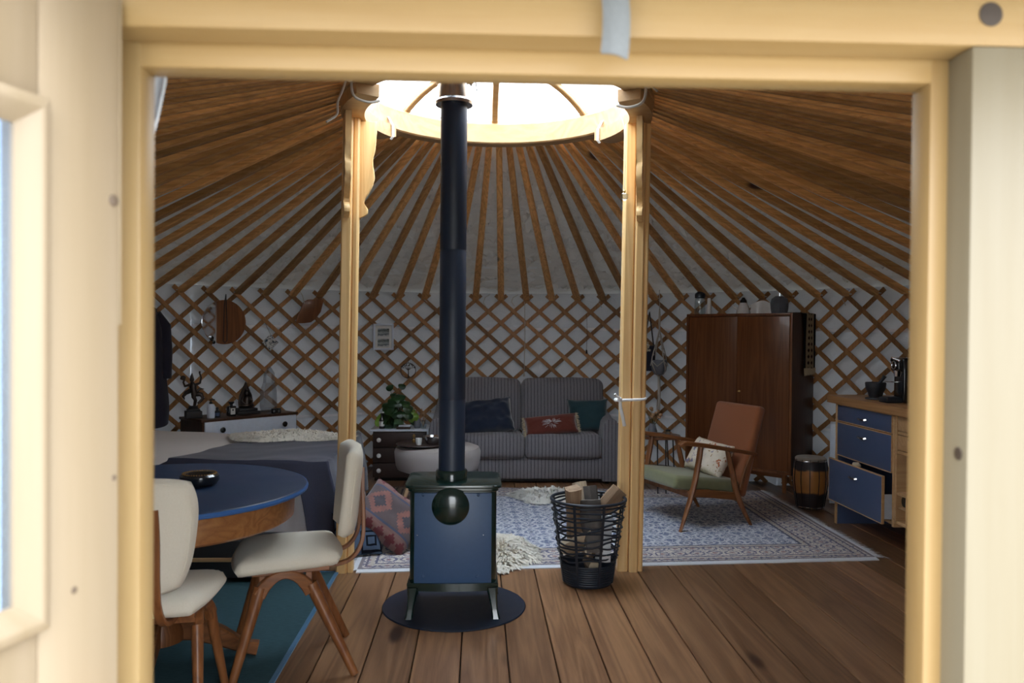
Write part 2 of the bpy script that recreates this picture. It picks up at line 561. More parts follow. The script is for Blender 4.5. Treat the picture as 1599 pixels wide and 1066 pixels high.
# persian rug (uv in metres)
def rugmat():
    t = NT('persian_rug_pile')
    L, W = 3.25, 2.3
    uv = t.n('TexCoord').outputs['UV']
    sp = t.n('SeparateXYZ'); t.set(sp.inputs[0], uv)
    u, v = sp.outputs[0], sp.outputs[1]
    d = t.math('MINIMUM', t.math('MINIMUM', u, t.math('SUBTRACT', L, u)), t.math('MINIMUM', v, t.math('SUBTRACT', W, v)))
    def cell(sz, offs=0.0):
        a = t.math('MULTIPLY_ADD', u, 1 / sz, offs); b = t.math('MULTIPLY_ADD', v, 1 / sz, offs)
        fa = t.math('ABSOLUTE', t.math('MULTIPLY_ADD', t.math('FRACT', a), 2.0, -1.0))
        fb = t.math('ABSOLUTE', t.math('MULTIPLY_ADD', t.math('FRACT', b), 2.0, -1.0))
        return fa, fb
    def radial(fa, fb): return t.math('SQRT', t.math('ADD', t.math('MULTIPLY', fa, fa), t.math('MULTIPLY', fb, fb)))
    def band(x, c, wd): return t.step(t.math('ABSOLUTE', t.math('SUBTRACT', x, c)), wd, wd * .4)
    nzv = t.noise(uv, 55, 3, .6)
    fa, fb = cell(.17)
    r1 = t.math('ADD', radial(fa, fb), t.math('MULTIPLY_ADD', nzv, .5, -.25))
    fa2, fb2 = cell(.17, .5)
    dm = t.math('ADD', t.math('ADD', fa2, fb2), t.math('MULTIPLY_ADD', nzv, .5, -.25))
    vor = t.voro(uv, 30, 'DISTANCE_TO_EDGE')
    m1 = t.math('MAXIMUM', band(r1, .72, .13), band(r1, .28, .10))
    m2 = t.math('MAXIMUM', band(dm, .75, .16), t.step(vor, .07, .03))
    blue = t.mix(nzv, rgb(58, 74, 118), rgb(104, 120, 158))
    pale = rgb(206, 208, 214)
    field = t.mix(t.math('MINIMUM', t.math('ADD', m1, m2), 1.0), blue, pale)
    field = t.mix(t.step(r1, .16, .08), field, rgb(60, 70, 105))
    # border
    fa3, fb3 = cell(.115)
    n2 = t.noise(uv, 38, 3, .7)
    r3 = t.math('ADD', radial(fa3, fb3), t.math('MULTIPLY_ADD', n2, .8, -.4))
    bc = t.mix(t.noise(uv, 22, 2), rgb(206, 194, 178), rgb(226, 218, 208))
    bc = t.mix(band(r3, .75, .16), bc, rgb(82, 78, 112))
    bc = t.mix(t.step(r3, .34, .2), bc, rgb(150, 105, 100))
    bc = t.mix(t.step(t.voro(uv, 45, 'DISTANCE_TO_EDGE'), .06, .02), bc, rgb(95, 95, 128))
    inb = t.step(d, .36, .352)
    c = t.mix(inb, field, bc)
    for p, wd, cc in ((.36, .012, rgb(60, 62, 92)), (.335, .014, rgb(190, 180, 165)), (.31, .009, rgb(70, 66, 92)), (.10, .010, rgb(80, 76, 104)), (.075, .016, rgb(188, 176, 164)), (.045, .009, rgb(86, 80, 104)), (.012, .016, rgb(120, 112, 118))):
        c = t.mix(band(d, p, wd), c, cc)
    c = t.mix(.08, c, rgb(150, 152, 165))
    h = t.noise(uv, 700, 2, .6)
    t.bsdf(c, .95, 0, t.bump(h, .3, .004), .1, 0, .2)
    return t.m
M['rug'] = rugmat()

t = NT('green_blue_mat')
v = t.coord('Object')
n = t.noise(t.coord('Object', (3, 14, 1)), 9, 4, .7)
c = t.mix(n, rgb(36, 58, 66), rgb(66, 92, 98))
t.bsdf(c, .95, 0, t.bump(t.noise(v, 300, 2), .3, .003), .1)
M['mat'] = t.m
M['matedge'] = fabric('mat_blue_edge', rgb(52, 104, 140), sc=200)

# kilim cushion, patterned cushion, printed cushion (object coords of each cushion)
def kilim():
    t = NT('kilim_weave')
    v = t.n('TexCoord').outputs['Object']
    sp = t.n('SeparateXYZ'); t.set(sp.inputs[0], v)
    q = 70.0
    x = t.math('DIVIDE', t.math('FLOOR', t.math('MULTIPLY', sp.outputs[0], q)), q)
    y = t.math('DIVIDE', t.math('FLOOR', t.math('MULTIPLY', sp.outputs[1], q)), q)
    def tri(c, per, ph=0.0): return t.math('ABSOLUTE', t.math('MULTIPLY_ADD', t.math('FRACT', t.math('MULTIPLY_ADD', c, 1 / per, ph)), 2.0, -1.0))
    ay = t.math('ABSOLUTE', y)
    n = t.noise(v, 16, 3)
    ground = t.mix(n, rgb(104, 94, 98), rgb(136, 118, 116))
    # stepped medallions in the middle
    dm = t.math('ADD', tri(x, .22), t.math('MULTIPLY', ay, 8.5))
    c = t.mix(t.step(dm, .86, .84), ground, rgb(186, 128, 116))
    c = t.mix(t.step(dm, .46, .44), c, rgb(96, 92, 100))
    # rows of diamonds along both edges
    d2 = t.math('ADD', tri(x, .085, .5), t.math('MULTIPLY', t.math('ABSOLUTE', t.math('SUBTRACT', ay, .155)), 22.0))
    inb = t.step(t.math('ABSOLUTE', t.math('SUBTRACT', ay, .155)), .042, .040)
    c = t.mix(inb, c, t.mix(n, rgb(168, 120, 112), rgb(192, 150, 138)))
    c = t.mix(t.math('MULTIPLY', inb, t.step(d2, .8, .78)), c, rgb(150, 66, 70))
    c = t.mix(t.step(t.math('ABSOLUTE', t.math('SUBTRACT', ay, .105)), .007, .006), c, rgb(92, 106, 136))
    c = t.mix(t.math('MULTIPLY', n, .7), c, rgb(100, 90, 96))
    c = t.mix(1.0, c, (.68, .68, .68), 'MULTIPLY')
    t.bsdf(c, .95, 0, t.bump(t.noise(v, 260, 2), .3, .004), .1, 0, .2)
    return t.m
M['kilim'] = kilim()
t = NT('blue_grey_aztec')
v = t.n('TexCoord').outputs['Object']
sp = t.n('SeparateXYZ'); t.set(sp.inputs[0], v)
a = t.math('ABSOLUTE', t.math('MULTIPLY_ADD', t.math('FRACT', t.math('MULTIPLY', sp.outputs[0], 6)), 2.0, -1.0))
b = t.math('ABSOLUTE', t.math('MULTIPLY_ADD', t.math('FRACT', t.math('MULTIPLY', sp.outputs[1], 6)), 2.0, -1.0))
dd = t.math('FRACT', t.math('MULTIPLY', t.math('MAXIMUM', a, b), 2.6))
c = t.mix(t.step(dd, .62, .66), rgb(74, 88, 108), rgb(20, 22, 30))
t.bsdf(c, .95, 0, t.bump(t.noise(v, 260, 2), .25, .003), .1)
M['aztec'] = t.m
t = NT('printed_floral')
v = t.n('TexCoord').outputs['Object']
n = t.noise(v, 9, 3, .6, 1.0)
c = t.mix(t.noise(v, 30, 3), rgb(226, 216, 200), rgb(205, 194, 176))
c = t.mix(t.step(n, .66, .69), c, rgb(168, 104, 72))
c = t.mix(t.step(n, .40, .37), c, rgb(128, 124, 150))
c = t.mix(t.step(t.noise(v, 15, 2, .5, 2), .64, .67), c, rgb(150, 120, 80))
t.bsdf(c, .9, 0, t.bump(t.noise(v, 200, 2), .2, .003), .1)
M['floral'] = t.m

# split firewood / bark / scarf / tile / picture
M['logcut'] = wood('split_wood', (.36, .25, .16), (.22, .14, .085), 'Z', 12, .08, .8, 0, varobj=.5, bump=.3)
M['bark'] = plain('log_bark', (.10, .088, .08), .9, var=.5, sc=14, bump=.5)
M['logpale'] = wood('pale_split_wood', (.58, .47, .34), (.45, .34, .22), 'Z', 12, .08, .8, 0, varobj=.3, bump=.3)
t = NT('drum_staves')
v = t.coord('Object')
sp = t.n('SeparateXYZ'); t.set(sp.inputs[0], v)
z = sp.outputs[2]
n = t.noise(t.coord('Object', (1, 1, .3)), 22, 3, .6)
c = t.mix(n, (.52, .23, .06), (.33, .12, .03))
zz = t.math('MULTIPLY_ADD', t.noise(v, 9, 2), .05, z)
c = t.mix(t.step(zz, .325, .345), c, (.035, .028, .03))
c = t.mix(t.step(zz, .165, .145), c, (.028, .02, .02))
t.bsdf(c, .4, 0, None, .4, .1)
M['drum'] = t.m
M['drumhead'] = fabric('drum_skin', (.36, .31, .25), sc=30, big=10, bump=.05)
t = NT('scarf_weave')
v = t.n('TexCoord').outputs['Object']
sp = t.n('SeparateXYZ'); t.set(sp.inputs[0], v)
x, z = sp.outputs[0], sp.outputs[2]
ax = t.math('ABSOLUTE', x)
c = t.mix(t.step(ax, .055, .06), rgb(150, 136, 112), rgb(22, 22, 28))
a = t.math('ABSOLUTE', t.math('MULTIPLY_ADD', t.math('FRACT', t.math('MULTIPLY', x, 24)), 2.0, -1.0))
b = t.math('ABSOLUTE', t.math('MULTIPLY_ADD', t.math('FRACT', t.math('MULTIPLY', z, 18)), 2.0, -1.0))
dm = t.math('ADD', a, b)
mot = t.math('MULTIPLY', t.math('MULTIPLY', t.step(dm, .75, .65), t.step(ax, .045, .043)), t.step(z, -.33, -.31))
c = t.mix(mot, c, rgb(40, 26, 26))
mot2 = t.math('MULTIPLY', t.math('MULTIPLY', t.step(dm, .3, .2), t.step(ax, .02, .018)), t.step(z, -.33, -.31))
c = t.mix(mot2, c, rgb(120, 60, 40))
t.bsdf(c, .95, 0, t.bump(t.noise(v, 200, 2), .2, .003), .1)
M['scarf'] = t.m
t = NT('delft_tile')
v = t.n('TexCoord').outputs['Object']
sp = t.n('SeparateXYZ'); t.set(sp.inputs[0], v)
r = t.math('SQRT', t.math('ADD', t.math('POWER', sp.outputs[0], 2), t.math('POWER', sp.outputs[2], 2)))
n = t.noise(v, 55, 3, .5, 1.5)
mk = t.math('MULTIPLY', t.step(n, .50, .54), t.step(r, .085, .075))
c = t.mix(mk, (.62, .64, .62), rgb(40, 62, 84))
t.bsdf(c, .25, 0, None, .5, .3)
M['tile'] = t.m
t = NT('landscape_print')
v = t.n('TexCoord').outputs['Object']
sp = t.n('SeparateXYZ'); t.set(sp.inputs[0], v)
n = t.noise(v, 30, 3, .6)
zz = t.math('MULTIPLY_ADD', n, .06, sp.outputs[2])
zz = t.math('ADD', zz, t.math('MULTIPLY', sp.outputs[0], -.12))
c = t.ramp(t.math('MULTIPLY_ADD', zz, 6.5, .35), [(0, rgb(150, 150, 140)), (.3, rgb(196, 200, 200)), (.42, rgb(60, 74, 88)), (.52, rgb(168, 176, 178)), (.68, rgb(52, 64, 60)), (.9, rgb(190, 200, 210))])
t.bsdf(c, .5)
M['print'] = t.m
t = NT('plant_leaf')
v = t.coord('Object')
rd = t.rand()
c = t.mix(rd, (.011, .036, .012), (.02, .068, .014))
t.bsdf(c, .35, 0, t.bump(t.noise(v, 60, 2), .15, .003), .5)
M['plant'] = t.m
M['lime'] = plain('lime_leaf', (.16, .28, .03), .4)
M['stem'] = plain('plant_stem', (.09, .1, .03), .6)
M['dried'] = plain('dried_stalk', (.42, .25, .13), .8)
M['ground'] = plain('outside_ground', (.36, .33, .28), .95, sc=3)
# ================================================================== THE YURT SHELL
CX, CY = .10, 4.68          # yurt centre
RL = 3.80                   # lattice radius
RW = 3.87                   # canvas radius
ZW = 1.77                   # top of the lattice
RC, ZC = .90, 2.76          # crown outer radius, rafter height at the crown
def pol(r, a, z): return Vector((CX + r * math.cos(a), CY + r * math.sin(a), z))

gr = MB()
gr.lathe([(30, -.22), (30, -.2), (.01, -.2)], 48)
struct(gr.obj('ground_outside', M['ground'], loc=(CX, 2, 0)))

# floor: sub-floor disc and one plank after another
sf = MB().lathe([(RW + .05, -.16), (RW + .05, -.03), (.001, -.03)], 96, tr(CX, CY, 0))
floor = struct(sf.obj('floor', M['subfloor']))
PW = .2027
k0 = -19
for k in range(k0, 20):
    xa = -.675 + PW * k
    xb = xa + PW
    xm = max(abs(xa - CX), abs(xb - CX))
    if xm >= RW: continue
    hl = math.sqrt(RW ** 2 - xm ** 2)
    ya, yb = max(.80, CY - hl), CY + hl
    g = .0028
    c = .003
    h = .022
    x0, x1 = xa + g, xb - g
    prof = [(x0, -h), (x0, -c), (x0 + c, 0), (x1 - c, 0), (x1, -c), (x1, -h)]
    b = MB()
    xc_ = (xa + xb) / 2
    b.rings([[Vector((x - xc_, y, z)) for x, z in prof] for y in (ya, yb)])
    b.obj('plank', M['plank'], floor, (xc_, 0, 0))

# walls: canvas in four stretches, each carrying its lattice slats
GAP0, GAP1 = R(-90 - 8.6), R(-90 + 8.7)
def wallpart(name, a0, a1):
    n = max(8, int(abs(a1 - a0) / R(2)))
    b = MB()
    b.sheet(lambda u, v: pol(RW + .012 * nz(u * n * .5, v * 3, 5) , a0 + (a1 - a0) * u, -.05 + (ZW + .10) * v), n * 2, 14)
    return struct(b.obj(name, M['canvas']))
walls = {
    'wall_right': (wallpart('wall_right', R(-45), R(45)), -45, 45),
    'wall_back': (wallpart('wall_back', R(45), R(135)), 45, 135),
    'wall_left': (wallpart('wall_left', R(135), R(225)), 135, 225),
    'wall_front': (wallpart('wall_front', GAP1, R(-45)), 270, 315),
}
wf2 = wallpart('wall_front_side', R(225), R(360) + GAP0)
wf2.name = 'wall_front'
NS = 88
SPAN = 7.447 * 2 * PI / NS       # angle a slat crosses from foot to head
def slat_mesh(sgn, r):
    n = 6
    pts, wd = [], []
    for i in range(n + 1):
        q = i / n
        a = sgn * SPAN * (q - .5)
        pts.append(Vector((r * math.cos(a), r * math.sin(a), -.0 + (ZW + .025) * q)))
    def wdir(i):
        a = sgn * SPAN * (i / n - .5)
        rad = Vector((math.cos(a), math.sin(a), 0))
        t = pts[min(i + 1, n)] - pts[max(i - 1, 0)]
        return t.cross(rad).normalized()
    b = MB(); b.bar(pts, .039, .014, wdir)
    return b.mesh('slat', M['slat'])
def wallof(adeg):
    a = adeg % 360
    for w_, lo, hi in walls.values():
        if lo <= a < hi or lo <= a - 360 < hi: return w_
    return wf2
for sgn, r in ((1, RL), (-1, RL + .016)):
    me = slat_mesh(sgn, r)
    for k in range(NS):
        a = 2 * PI * k / NS + R(90)
        am = math.degrees(a)
        lo = am - math.degrees(SPAN) / 2; hi = am + math.degrees(SPAN) / 2
        # leave the doorway free
        if not (hi % 360 < 259 or hi % 360 > 281): continue
        if any(abs(((x - 270 + 180) % 360) - 180) < 9.5 for x in (lo, am, hi, (lo + am) / 2, (hi + am) / 2)): continue
        o = link('slat', me, wallof(am), (CX, CY, 0), a)

# girth bands showing behind the lattice
def bandobj(z, name):
    b = MB()
    b.bar([pol(RW - .02, R(60 + 75 * i / 40), z + .004 * math.sin(i)) for i in range(-34, 41)], .026, .004, (0, 0, 1))
    return struct(b.obj(name, M['whiteband']))
bandobj(1.44, 'trim_1'); bandobj(.545, 'trim_2')

# ceiling: wrinkled lining above the rafters
def lin(u, v):
    a = 2 * PI * u
    L = RW + .03 - .93
    r = .93 + L * v
    z = ZC + .075 + (ZW + .035 - ZC - .075) * v
    fade = min(1, (1 - v) * 10) * min(1, .15 + v * 2.2)
    ph = u * NS - .5
    k = math.floor(ph); q = 2 * (ph - k) - 1
    s_ = v * L + .05 * (1 - q * q)                      # creases hang in swags between the rafters
    w1 = max(0, 1 - 3.2 * abs(nz(s_ * 3.4 + k * 7.31, q * .5 + k, 1.3))) ** 3
    w2 = max(0, 1 - 3.0 * abs(nz(s_ * 8.5 + k * 3.7, q * .9 + k, 5.3))) ** 2
    w3 = nz(s_ * 15, q * 1.2 + k * 2.2, 2.1)
    wr = -.055 * w1 - .028 * w2 - .010 * w3 - .020 * (1 - q * q)
    return pol(r, a, z + wr * fade + .026)
lb = MB(); lb.sheet(lin, NS * 6, 230)
ceiling = struct(lb.obj('ceiling', M['lining'], weld=True))
oc = MB()
oc.sheet(lambda u, v: pol(.915 + (RW + .17 - .915) * v, 2 * PI * u, ZC + .12 + (ZW - .015 - ZC - .12) * v), 96, 6)
struct(oc.obj('roof', M['roofcanvas'], weld=False))

# rafters
def rafter_mesh():
    p0 = Vector((RC - .02, 0, ZC)); p1 = Vector((RL - .022, 0, ZW - .012))
    b = MB(); b.bar([p0, p0.lerp(p1, .5), p1], [.042, .054, .066], [.044, .046, .042], (0, 1, 0))
    me = b.mesh('rafter', M['rafter'])
    return me
rme = rafter_mesh()
for k in range(NS):
    a = 2 * PI * (k + .5) / NS + R(90)
    link('rafter', rme, ceiling, (CX, CY, 0), a)
# ties at the lattice heads
tb = MB()
for k in range(NS):
    a = 2 * PI * (k + .5) / NS + R(90)
    if abs((math.degrees(a) - 270 + 180) % 360 - 180) < 12: continue
    tb.torus(pol(RL - .004, a, ZW - .012), .036, .0055, 12, 5, roty(.4) if False else None)
lt = tb.obj('rope_tie', M['cottonrope'], ceiling); lt['kind'] = 'stuff'
# loose cord ends hanging at a few heads
for a, dz, ln in ((R(86), .0, .09), (R(90.5), .02, .11), (R(116), .0, .12), (R(72), 0, .10), (R(35), 0, .11), (R(100), 0, .06)):
    p = pol(RL - .03, a, ZW)
    MB().tube([p + Vector((.05, 0, .03)), p + Vector((0, -.01, 0)), p + Vector((-.02, -.01, -ln * .5)), p + Vector((.015, 0, -ln))], .0035, 6).obj('rope_end', M['cottonrope'], ceiling)

# crown ring, ribs, hub and dome
ring = MB()
ring.rings([[pol(r, 2 * PI * i / 96, z) for r, z in ((.79, 2.70), (.80, 2.692), (.895, 2.692), (.905, 2.70), (.905, 2.825), (.895, 2.835), (.81, 2.835), (.80, 2.825))] for i in range(96)], True, False, True)
crown = struct(ring.obj('crown_ring', M['crown']))
crown.parent = ceiling
def dome_z(r): return 2.83 + .19 * (1 - (r / .86) ** 3.2)
for k in range(8):
    a = R(90) + k * PI / 4
    pts = [pol(r, a, dome_z(r) - .005) for r in [.84 - .68 * i / 8 for i in range(9)]]
    MB().bar(pts, .042, .034, (-math.sin(a), math.cos(a), 0)).obj('crown_rib', M['crown'], crown)
hub = MB()
hub.rings([[pol(r, 2 * PI * i / 40, z) for r, z in ((.15, 2.985), (.205, 2.985), (.205, 3.035), (.15, 3.035))] for i in range(40)], True, False, True)
hub.obj('crown_hub', M['crown'], crown)
dm = MB()
dm.lathe([(.90, 2.845), (.80, 2.895), (.65, 2.955), (.45, 3.02), (.25, 3.06), (.06, 3.075), (.004, 3.076)], 64, tr(CX, CY, 0), False)
dob = dm.obj('skylight_dome', M['dome'], crown)

# ================================================================== THE DOORWAY
Y0, Y1, Y2 = .869, .914, .952
def bx(name, x0, x1, y0, y1, z0, z1, mat, parent, bev=.003):
    c = ((x0 + x1) / 2, (y0 + y1) / 2, (z0 + z1) / 2)
    b = MB(); b.box((0, 0, 0), (x1 - x0, y1 - y0, z1 - z0), None, bev)
    return b.obj(name, mat, parent, c)
XL0, XR0 = -.425, .5476           # outer rebate opening
XL1, XR1 = -.381, .5262           # clear opening
ZT0, ZT1 = 1.7235, 1.6954
tf = bpy.data.objects.new('trim_3', None); COL.objects.link(tf); struct(tf)
bx('door_post', XR0, XR0 + .16, Y0, Y2, -.03, ZT0, M['doorpost'], tf)
bx('door_post', XL0 - .12, XL0, Y0, Y2, -.03, ZT0, M['frame'], tf)
bx('door_header', XL0 - .12, XR0 + .16, Y0, Y2, ZT0, ZT0 + .062, M['frame_x'], tf)
bx('door_stop', XR1, XR0 + .002, Y1, Y2 + .004, -.02, ZT0, M['frame'], tf)
bx('door_stop', XL0 - .002, XL1, Y1, Y2 + .004, -.02, ZT0, M['frame'], tf)
bx('door_stop', XL0, XR0, Y1 + .001, Y2 + .003, ZT1, ZT0 + .002, M['frame_x'], tf)
bx('door_sill', XL0, XR0, Y0 - .02, Y2, -.03, .004, M['frame_x'], tf)
# a dark knot in the header and a small one in the post
def disc(name, c, r, th, mat, parent, M_=None):
    b = MB(); b.lathe([(r, 0), (r, th * .6), (r * .8, th), (.001, th)], 20, M_)
    return b.obj(name, mat, parent, c)
M['knot'] = plain('dark_knot', (.035, .022, .015), .6, sc=20, var=.4)
M['knot_pale'] = plain('grey_knot', (.10, .068, .045), .6, sc=40, var=.3)
disc('knot', (.5675, Y0, 1.7585), .0135, .0016, M['knot'], tf, rotx(R(90)))
disc('knot', (.5475, .885, 1.266), .0075, .0012, M['knot'], tf, roty(R(-90)))
# left door leaf, swung outwards
lf = bpy.data.objects.new('door_1', None); COL.objects.link(lf); struct(lf)
lf.location = (-.377, .858, 0)
lang = math.atan2(-.95, -.311)
lf.rotation_euler = (0, 0, lang)     # local +x runs along the leaf away from the hinge, local +y is the inner face side
LW, LT = .46, .046
ST = .104
def lbx(name, x0, x1, z0, z1, mat, y0=-LT, y1=0, bev=.003):
    b = MB(); b.box((0, 0, 0), (x1 - x0, y1 - y0, z1 - z0), None, bev)
    return b.obj(name, mat, lf, ((x0 + x1) / 2, (y0 + y1) / 2, (z0 + z1) / 2))
lbx('stile', .003, ST, .02, 1.748, M['leaf'])
lbx('edge_strip', -.001, .0032, 1.405, 1.7475, M['leaf'], -LT, -.0005, .001)
lbx('stile', LW - ST, LW, .02, 1.748, M['leaf'])
lbx('rail', ST, LW - ST, 1.610, 1.748, M['leaf'])
lbx('rail', ST, LW - ST, .99, 1.124, M['leaf'])
lbx('rail', ST, LW - ST, .02, .20, M['leaf'])
lbx('door_panel', ST, LW - ST, .20, .99, M['leaf'], -.036, -.012)
def bead(name, p0, p1, inw):
    p0, p1, inw = Vector(p0), Vector(p1), Vector(inw)
    b = MB()
    t = (p1 - p0).normalized()
    prof = ((0, 0), (0, .010), (.006, .013), (.012, .012), (.027, -.004), (.027, -.008), (0, -.008))
    rs = []
    for p, s in ((p0, 1), (p1, -1)):
        rs.append([p + inw * a + t * (a * s) + Vector((0, q, 0)) for a, q in prof])
    b.rings(rs)
    return b.obj(name, M['leaf'], lf)
x0, x1, z0, z1 = ST - .004, LW - ST + .004, 1.120, 1.613
bead('glazing_bead', (x0, 0, z0), (x0, 0, z1), (1, 0, 0))
bead('glazing_bead', (x1, 0, z0), (x1, 0, z1), (-1, 0, 0))
bead('glazing_bead', (x0, 0, z0), (x1, 0, z0), (0, 0, 1))
bead('glazing_bead', (x0, 0, z1), (x1, 0, z1), (0, 0, -1))
b = MB(); b.box((0, 0, 0), (LW - 2 * ST, .006, .50))
b.obj('pane', M['pane'], lf, (LW / 2, -.011, 1.37))
disc('knot', (.012, .0, 1.534), .006, .002, M['knot_pale'], lf, rotx(R(-90)))
disc('knot', (.062, .0, 1.143), .0035, .001, M['knot_pale'], lf, rotx(R(-90)))
disc('knot', (.010, .0, 1.245), .003, .001, M['knot_pale'], lf, rotx(R(-90)))

# strap hanging over the header
sb = MB()
sb.sheet(lambda u, v: Vector((.138 + .026 * (u - .5) + .004 * math.sin(v * 3) + .003 * v, .846 - .006 * math.sin(u * PI) - .02 * (1 - v) * (v < .2), 1.785 - .088 * v - .006 * u * v)), 6, 14, .003)
tag(sb.obj('fabric_strap', M['strap']), 'white fabric strap end hanging over the middle of the door header', 'strap')
# canvas door flap drawn aside behind the left jamb
def flap(u, v):
    z = 1.80 - 1.25 * v
    wdt = .085 * max(.25, 1 - 2.2 * v) + .006 * math.sin(v * 22)
    x = -.485 + wdt * u - .02 * v
    y = 1.03 + .02 * math.sin(u * 9 + v * 2) + .02 * u
    return Vector((x, y, z))
fb = MB(); fb.sheet(flap, 24, 30, .003)
tag(fb.obj('door_curtain', M['whitecloth']), 'white canvas door flap gathered behind the upper left jamb of the doorway', 'curtain')

# ================================================================== CROWN POSTS
def scroll_poly(h, w):
    """ornate outline, h high, stepping from w at the top to nothing at the foot"""
    key = [(0, .0), (.015, .30), (.05, .46), (.09, .48), (.125, .36), (.15, .24), (.19, .26), (.25, .46), (.33, .70), (.42, .84), (.50, .80), (.56, .70), (.62, .74), (.72, .86), (.82, .90), (.92, .94), (1, 1)]
    pts = [(0, 0)]
    for i in range(41):
        q = i / 40
        for (a, c), (d, e) in zip(key, key[1:]):
            if q <= d:
                k = (q - a) / (d - a); k = k * k * (3 - 2 * k)
                x = c + (e - c) * k
                break
        pts.append((max(.004, x * w), h * q))
    pts.append((0, h))
    return pts
def post(side):
    s = -1 if side == 'left' else 1
    x = -.764 if s < 0 else .905
    lab = 'pine crown post at the left with scrolled brackets, behind the cream chair' if s < 0 else 'pine crown post at the right with white cord tied round it, beside the log basket'
    p = thing('crown_post', lab, 'post', (x, 4.665, 0), 0, 'posts carrying the crown ring')
    H_ = 2.63
    lean = -.027
    def timb(cx, cy, wx, wy):
        b = MB()
        rs = []
        for z, o in ((0, 0), (H_, -lean)):
            c = .008
            a, q = wx / 2, wy / 2
            rs.append([Vector((cx + o + dx, cy + dy, z)) for dx, dy in ((a, q - c), (a - c, q), (-a + c, q), (-a, q - c), (-a, -q + c), (-a + c, -q), (a - c, -q), (a, -q + c))])
        b.rings(rs)
        return b.obj('timber', M['post'], p)
    if s < 0:
        timb(-.022, 0, .062, .085); timb(.026, .006, .034, .07)
    else:
        timb(-.048, .01, .062, .08); timb(.012, -.006, .052, .08); timb(.054, .006, .03, .07)
    # curved cap under the ring
    b = MB()
    a0 = PI if s < 0 else 0
    rs = []
    px = x
    for i in range(17):
        a = a0 + R(34) * (i - 8) / 8
        dz = .0 if abs(i - 8) < 8 else .01
        rs.append([pol(r, a, z) - Vector((x, 4.665, 0)) for r, z in ((.765, 2.628 + dz), (.895, 2.628 + dz), (.90, 2.69), (.765, 2.705))])
    b.rings(rs)
    b.obj('cap_arc', M['crown'], p)
    # scrolled brackets along the ring before and behind the post, and one facing the room on the left post
    for d in (1, -1):
        b = MB(); b.prism(scroll_poly(.58, .16), .034, None, .003)
        o = b.obj('bracket', M['post'], p)
        ang = R(90) * d + R(14) * d * s
        o.data.transform(Matrix.Translation(Vector((.030 if s > 0 else -.004, .04 * d, 2.05))) @ rotz(ang) @ rotx(R(90)) @ tr(0, 0, -.017))
    if s < 0:
        b = MB(); b.prism(scroll_poly(.56, .105), .034, None, .003)
        o = b.obj('bracket', M['post'], p)
        o.data.transform(Matrix.Translation(Vector((.062, .03, 2.06))) @ rotx(R(90)) @ tr(0, 0, -.017))
    return p
pl_ = post('left'); pr_ = post('right')
# cords
b = MB()
pts = []
for i in range(28):
    a = 2 * PI * i / 28
    pts.append(Vector((.905 + .085 * math.copysign(abs(math.cos(a)) ** .45, math.cos(a)) - .008, 4.665 + .058 * math.copysign(abs(math.sin(a)) ** .45, math.sin(a)), 1.013 + .006 * math.cos(a))))
b.tube(pts, .0085, 8, False, True)
b.tube([(.823, 4.60, 1.015), (.815, 4.585, 1.03), (.80, 4.58, 1.035), (.79, 4.575, 1.05)], .007, 7)
b.tube([(.823, 4.60, 1.02), (.826, 4.59, .97), (.838, 4.59, .92), (.852, 4.60, .862)], [.008, .010, .010, .010], 8)
b.ball((.822, 4.595, 1.017), .014)
tag(b.obj('tie_cord', M['rope']), 'thick white cord knotted round the right crown post at cushion height', 'cord')
b = MB()
b.tube(spl([pol(.83, R(214), 2.80), pol(.91, R(214), 2.78), pol(.925, R(214), 2.68), pol(.905, R(214), 2.615), pol(.82, R(213), 2.605), pol(.755, R(213), 2.625)]), .007, 7)
b.tube(spl([pol(.925, R(214), 2.70), pol(.955, R(215), 2.70), pol(.975, R(214), 2.63), pol(1.00, R(214), 2.57), pol(1.0, R(213.5), 2.51), pol(1.06, R(214), 2.46)]), .006, 7)
b.ball(pol(.94, R(214.5), 2.70), .017)
tag(b.obj('rope', M['cottonrope']), 'frayed cord with a long loose tail tied round the left cap of the crown ring', 'cord')
b = MB()
b.tube(spl([pol(.83, R(-34), 2.80), pol(.91, R(-34), 2.78), pol(.925, R(-34), 2.68), pol(.905, R(-34), 2.615), pol(.82, R(-33), 2.605), pol(.755, R(-33), 2.625)]), .0085, 7)
b.tube([pol(.925, R(-34), 2.70), pol(.96, R(-34), 2.69), pol(.99, R(-34), 2.66)], .006, 7)
b.ball(pol(.94, R(-34), 2.70), .018)
tag(b.obj('rope', M['cottonrope']), 'short white cord tied round the right cap of the crown ring', 'cord')
# straps on the inner ends of the caps
for a, l in ((R(180 - 31), 'left'), (R(31), 'right')):
    b = MB()
    b.bar([pol(.795, a, 2.76), pol(.758, a, 2.70), pol(.757, a, 2.63), pol(.775, a, 2.615)], .022, .004, (-math.sin(a), math.cos(a), 0))
    tag(b.obj('cap_strap', M['rope']), 'narrow white strap holding the inner end of the %s crown cap' % l, 'strap')
# chain hooks at the ring
for a, l in ((R(193), 'left'), (R(-12), 'right')):
    p = pol(.80, a, 2.80)
    q = Vector((CX, CY, 0)) - p; q.z = 0; q.normalize()
    b = MB()
    b.tube([p, p + q * .012 + Vector((0, 0, -.03)), p + q * .02 + Vector((0, 0, -.075))], .004, 6)
    c = p + q * .021 + Vector((0, 0, -.10))
    b.tube([c + q * .011 * math.cos(t_) + Vector((0, 0, .024 * math.sin(t_))) for t_ in [2 * PI * i / 14 for i in range(14)]], .0032, 6, False, True)
    tag(b.obj('chain_hook', M['silver']), 'small steel hook link hanging inside the crown ring above the %s post' % l, 'hook')
